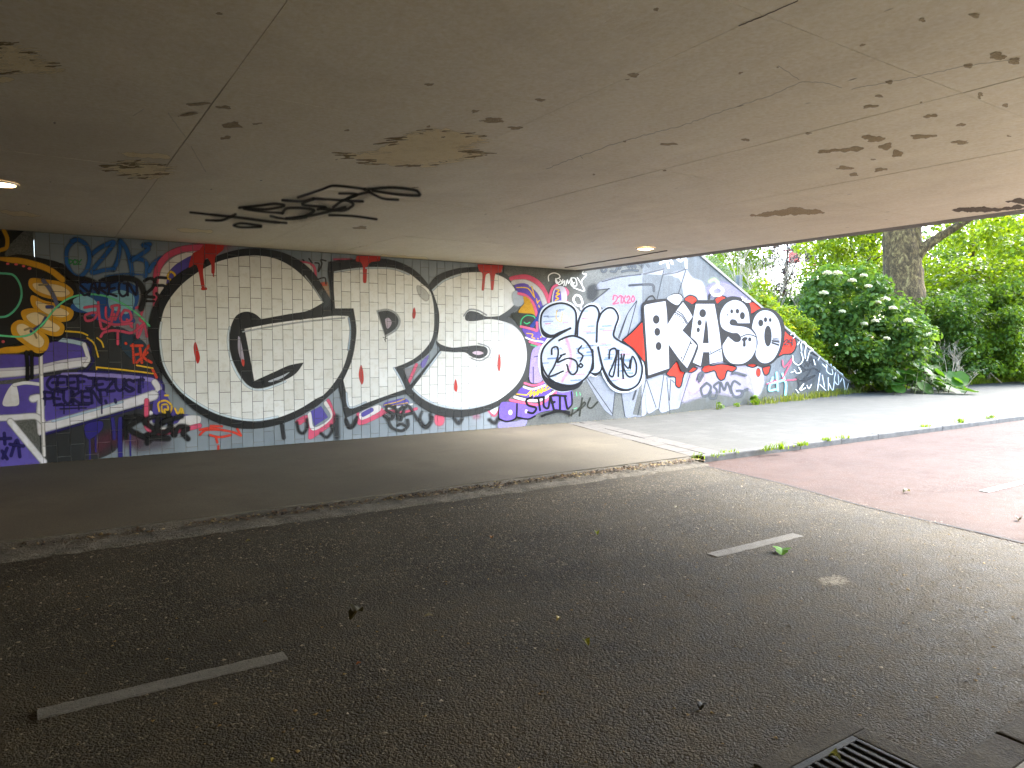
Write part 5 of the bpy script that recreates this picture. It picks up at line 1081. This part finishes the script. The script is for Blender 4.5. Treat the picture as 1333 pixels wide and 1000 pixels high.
def tuft(lab, px, py, n, h, z=SW, leafy=0, y=None, sp_=.05):
    q = on_floor(px, py, z); e_ = empty('weed_tuft', q); tag(e_, lab, 'weed', 'weeds along kerb and wall')
    blades('grass_blades', [(q.x+ns()*sp_*2, q.y+ns()*sp_*.4, z) for _ in range(n)], h*.4, h, 9, (.06, .12, .008), (.13, .19, .018), parent=e_, spread=sp_*.6, kind='stuff')
    if leafy: leaves('leaf_cluster', [(q.x+ns()*.05, q.y, z+h*.45, h*.45, leafy)], h*.42, (.055, .12, .01), (.1, .17, .016), parent=e_, up=.9)
for a_ in (('single upright weed at the corner of the paver band', 910, 597, 1, .10, SW, 10), ('short grass tuft on the kerb just past the paver band', 950, 590, 3, .07, SW, 0), ('thin grass tuft at the end of the dark kerb stone', 932, 594, 2, .05, SW, 5),
           ('tallest grass tuft on the kerb beside the red path', 1012, 585, 6, .13, SW, 0), ('low grass tuft just before the tallest one on the kerb', 1000, 586, 4, .09, SW, 6), ('spreading grass tuft following the tallest one on the kerb', 1045, 580, 6, .08, SW, 0), ('grass strip farther along the kerb', 1075, 574, 5, .07, SW, 6), ('small bright weed at the kerb before the leafy one', 1098, 571, 3, .08, SW, 4),
           ('leafy weed clump far along the kerb', 1250, 551, 4, .12, SW, 14), ('flat grass tuft at the far kerb', 1205, 556, 5, .07, SW, 0), ('faint weed tuft where the kerb runs away', 1290, 545, 4, .09, SW, 5),
           ('leafy weed at the wing wall foot below the dark scrawl', 984, 527, 3, .28, SW, 14), ('small weed at the wing wall foot', 958, 530, 2, .15, SW, 8), ('thin weed at the wall foot under the red splash', 936, 533, 2, .22, SW, 6)):
    tuft(*a_)
# ---- fallen leaves on the ground
def fallen(label, px, py, size, colr, curl, az, z=.004, mat_='leaf_dull', lobes=1):
    size *= .72; curl *= .7; q = on_floor(px, py, z); n = 7; vs, fs = [], []
    for i in range(n):
        t = i/(n-1); w_ = size*.36*math.sin(math.pi*min(1, t*.93+.05))**.8*(1+.25*lobes*math.sin(t*15)); zc = curl*size*(math.sin(t*math.pi)*.6+.25*t*t)
        vs += [(size*(t-.5), -w_, zc+abs(w_)*curl*.8+.001), (size*(t-.5), 0, zc*.7), (size*(t-.5), w_, zc+abs(w_)*curl*.8+.002)]
    for i in range(n-1):
        for j in range(2): b = i*3+j; fs.append((b, b+3, b+4, b+1))
    b = len(vs); vs += [(-size*.5, -.002, 0), (-size*.5, .002, 0), (-size*.8, .001, size*curl*.3+.002)]; fs.append((b, b+1, b+2))
    Mx = Matrix.Rotation(az, 3, 'Z'); me = bpy.data.meshes.new('fallen_leaf'); me.from_pydata([tuple(Mx @ Vector(v)) for v in vs], [], fs); me.update(); setcol(me, np.tile([c_*.5 for c_ in lin(colr)]+[1], (len(vs), 1)))
    o = link('fallen_leaf', me, M[mat_], None, q); tag(o, label, 'leaf', 'leaves fallen on the ground')
for a_ in (('fresh green leaf lying beside the pale dash', 1018, 719, .21, '#6fae2a', .35, .6), ('yellow-green curled leaf beyond the pale dash', 777, 695, .075, '#9aa63a', .8, 1.0), ('dark crumpled leaf standing on the asphalt', 464, 803, .14, '#4a4226', .9, .5), ('pale grey dry leaf on the dark asphalt', 558, 803, .07, '#b8ae98', .4, -.5),
           ('pale yellow folded leaf scrap on the asphalt', 727, 807, .045, '#c9b67c', .9, .4), ('olive leaf with curled edge on the asphalt', 763, 838, .07, '#8b8a45', .8, 1.3), ('small white leaf scrap near the gutter', 880, 661, .06, '#bdb7a4', .5, .2), ('orange brown leaf on the asphalt near the gutter', 640, 700, .06, '#9a6a30', .5, .9), ('small pale leaf near the gutter at the dark end', 323, 705, .05, '#a69c70', .6, .1),
           ('curled grey leaf on the red path before the seam', 1180, 641, .11, '#8d8a74', .7, -.3), ('brown leaf on the red path past the white dash', 1326, 677, .1, '#6a5a3c', .7, .3), ('orange leaf lying in the gutter litter', 657, 636, .07, '#b06a2a', .7, .5), ('green leaf fragment on the concrete pavement below the big P', 519, 578, .12, '#6f8f2a', .4, .4),
           ('brown leaf crumb beside the dirty dash', 345, 810, .03, '#8a6a3a', .6, 0), ('dark leaf shred near the drain', 913, 921, .07, '#2c261a', .6, .5), ('rust coloured chip on the asphalt', 467, 864, .035, '#a35a2a', .3, .2), ('yellow crumb of leaf near the lower edge of the asphalt', 355, 990, .03, '#b09a40', .5, .9), ('green leaf on the paved path', 867, 535, .1, '#7a9a3a', .5, .3)):
    fallen(*a_)
fallen('narrow pale leaf stuck upright in the drain grate', 1087, 990, .06, '#7a7a50', 1.2, 2.0, .014)
# ---- far tower crane seen through the gap in the leaves
cr = empty('tower_crane', at(1056, 447, 130)); cr.location.z = 0; tag(cr, 'far red tower crane showing through the gap in the trees', 'crane')
b = at(1056, 447, 130); top = at(1056, 335, 130).z; parts = []; w_ = .8
for sx in (-1, 1):
    for sy in (-1, 1): parts.append(tube_data([(b.x+sx*w_, b.y+sy*w_, 0), (b.x+sx*w_, b.y+sy*w_, top+4)], [.13, .13], 5))
z = 0; q = 0
while z < top+3:
    for sx in (-1, 1):
        s1 = 1 if q % 2 else -1; parts.append(tube_data([(b.x+sx*w_, b.y-s1*w_, z), (b.x+sx*w_, b.y+s1*w_, z+1.7)], [.07, .07], 4)); parts.append(tube_data([(b.x-s1*w_, b.y+sx*w_, z), (b.x+s1*w_, b.y+sx*w_, z+1.7)], [.07, .07], 4))
    z += 1.7; q += 1
V, Fc = merge(parts); pyd('mast', V, Fc, M['red_paint'], cr)
e_ = at(1034, 340, 128); v_ = Vector((e_.x-b.x, e_.y-b.y, 0)).normalized(); s_ = v_.cross(Vector((0, 0, 1))); parts = []
for o_ in (-.6, .6): parts.append(tube_data([Vector((b.x, b.y, top+1))+s_*o_-v_*6, Vector((e_.x, e_.y, top+1))+s_*o_+v_*2], [.16, .16], 5))
V, Fc = merge(parts); pyd('counter_jib', V, Fc, M['red_paint'], cr)
box('counterweight', (e_.x-.7, e_.y-.7, top-1.2), (e_.x+.7, e_.y+.7, top+.7), M['red_paint'], cr, .05); box('cab', (b.x-1.6, b.y-1.2, top-1), (b.x-.85, b.y+.6, top+.9), M['concrete'], cr, .05)
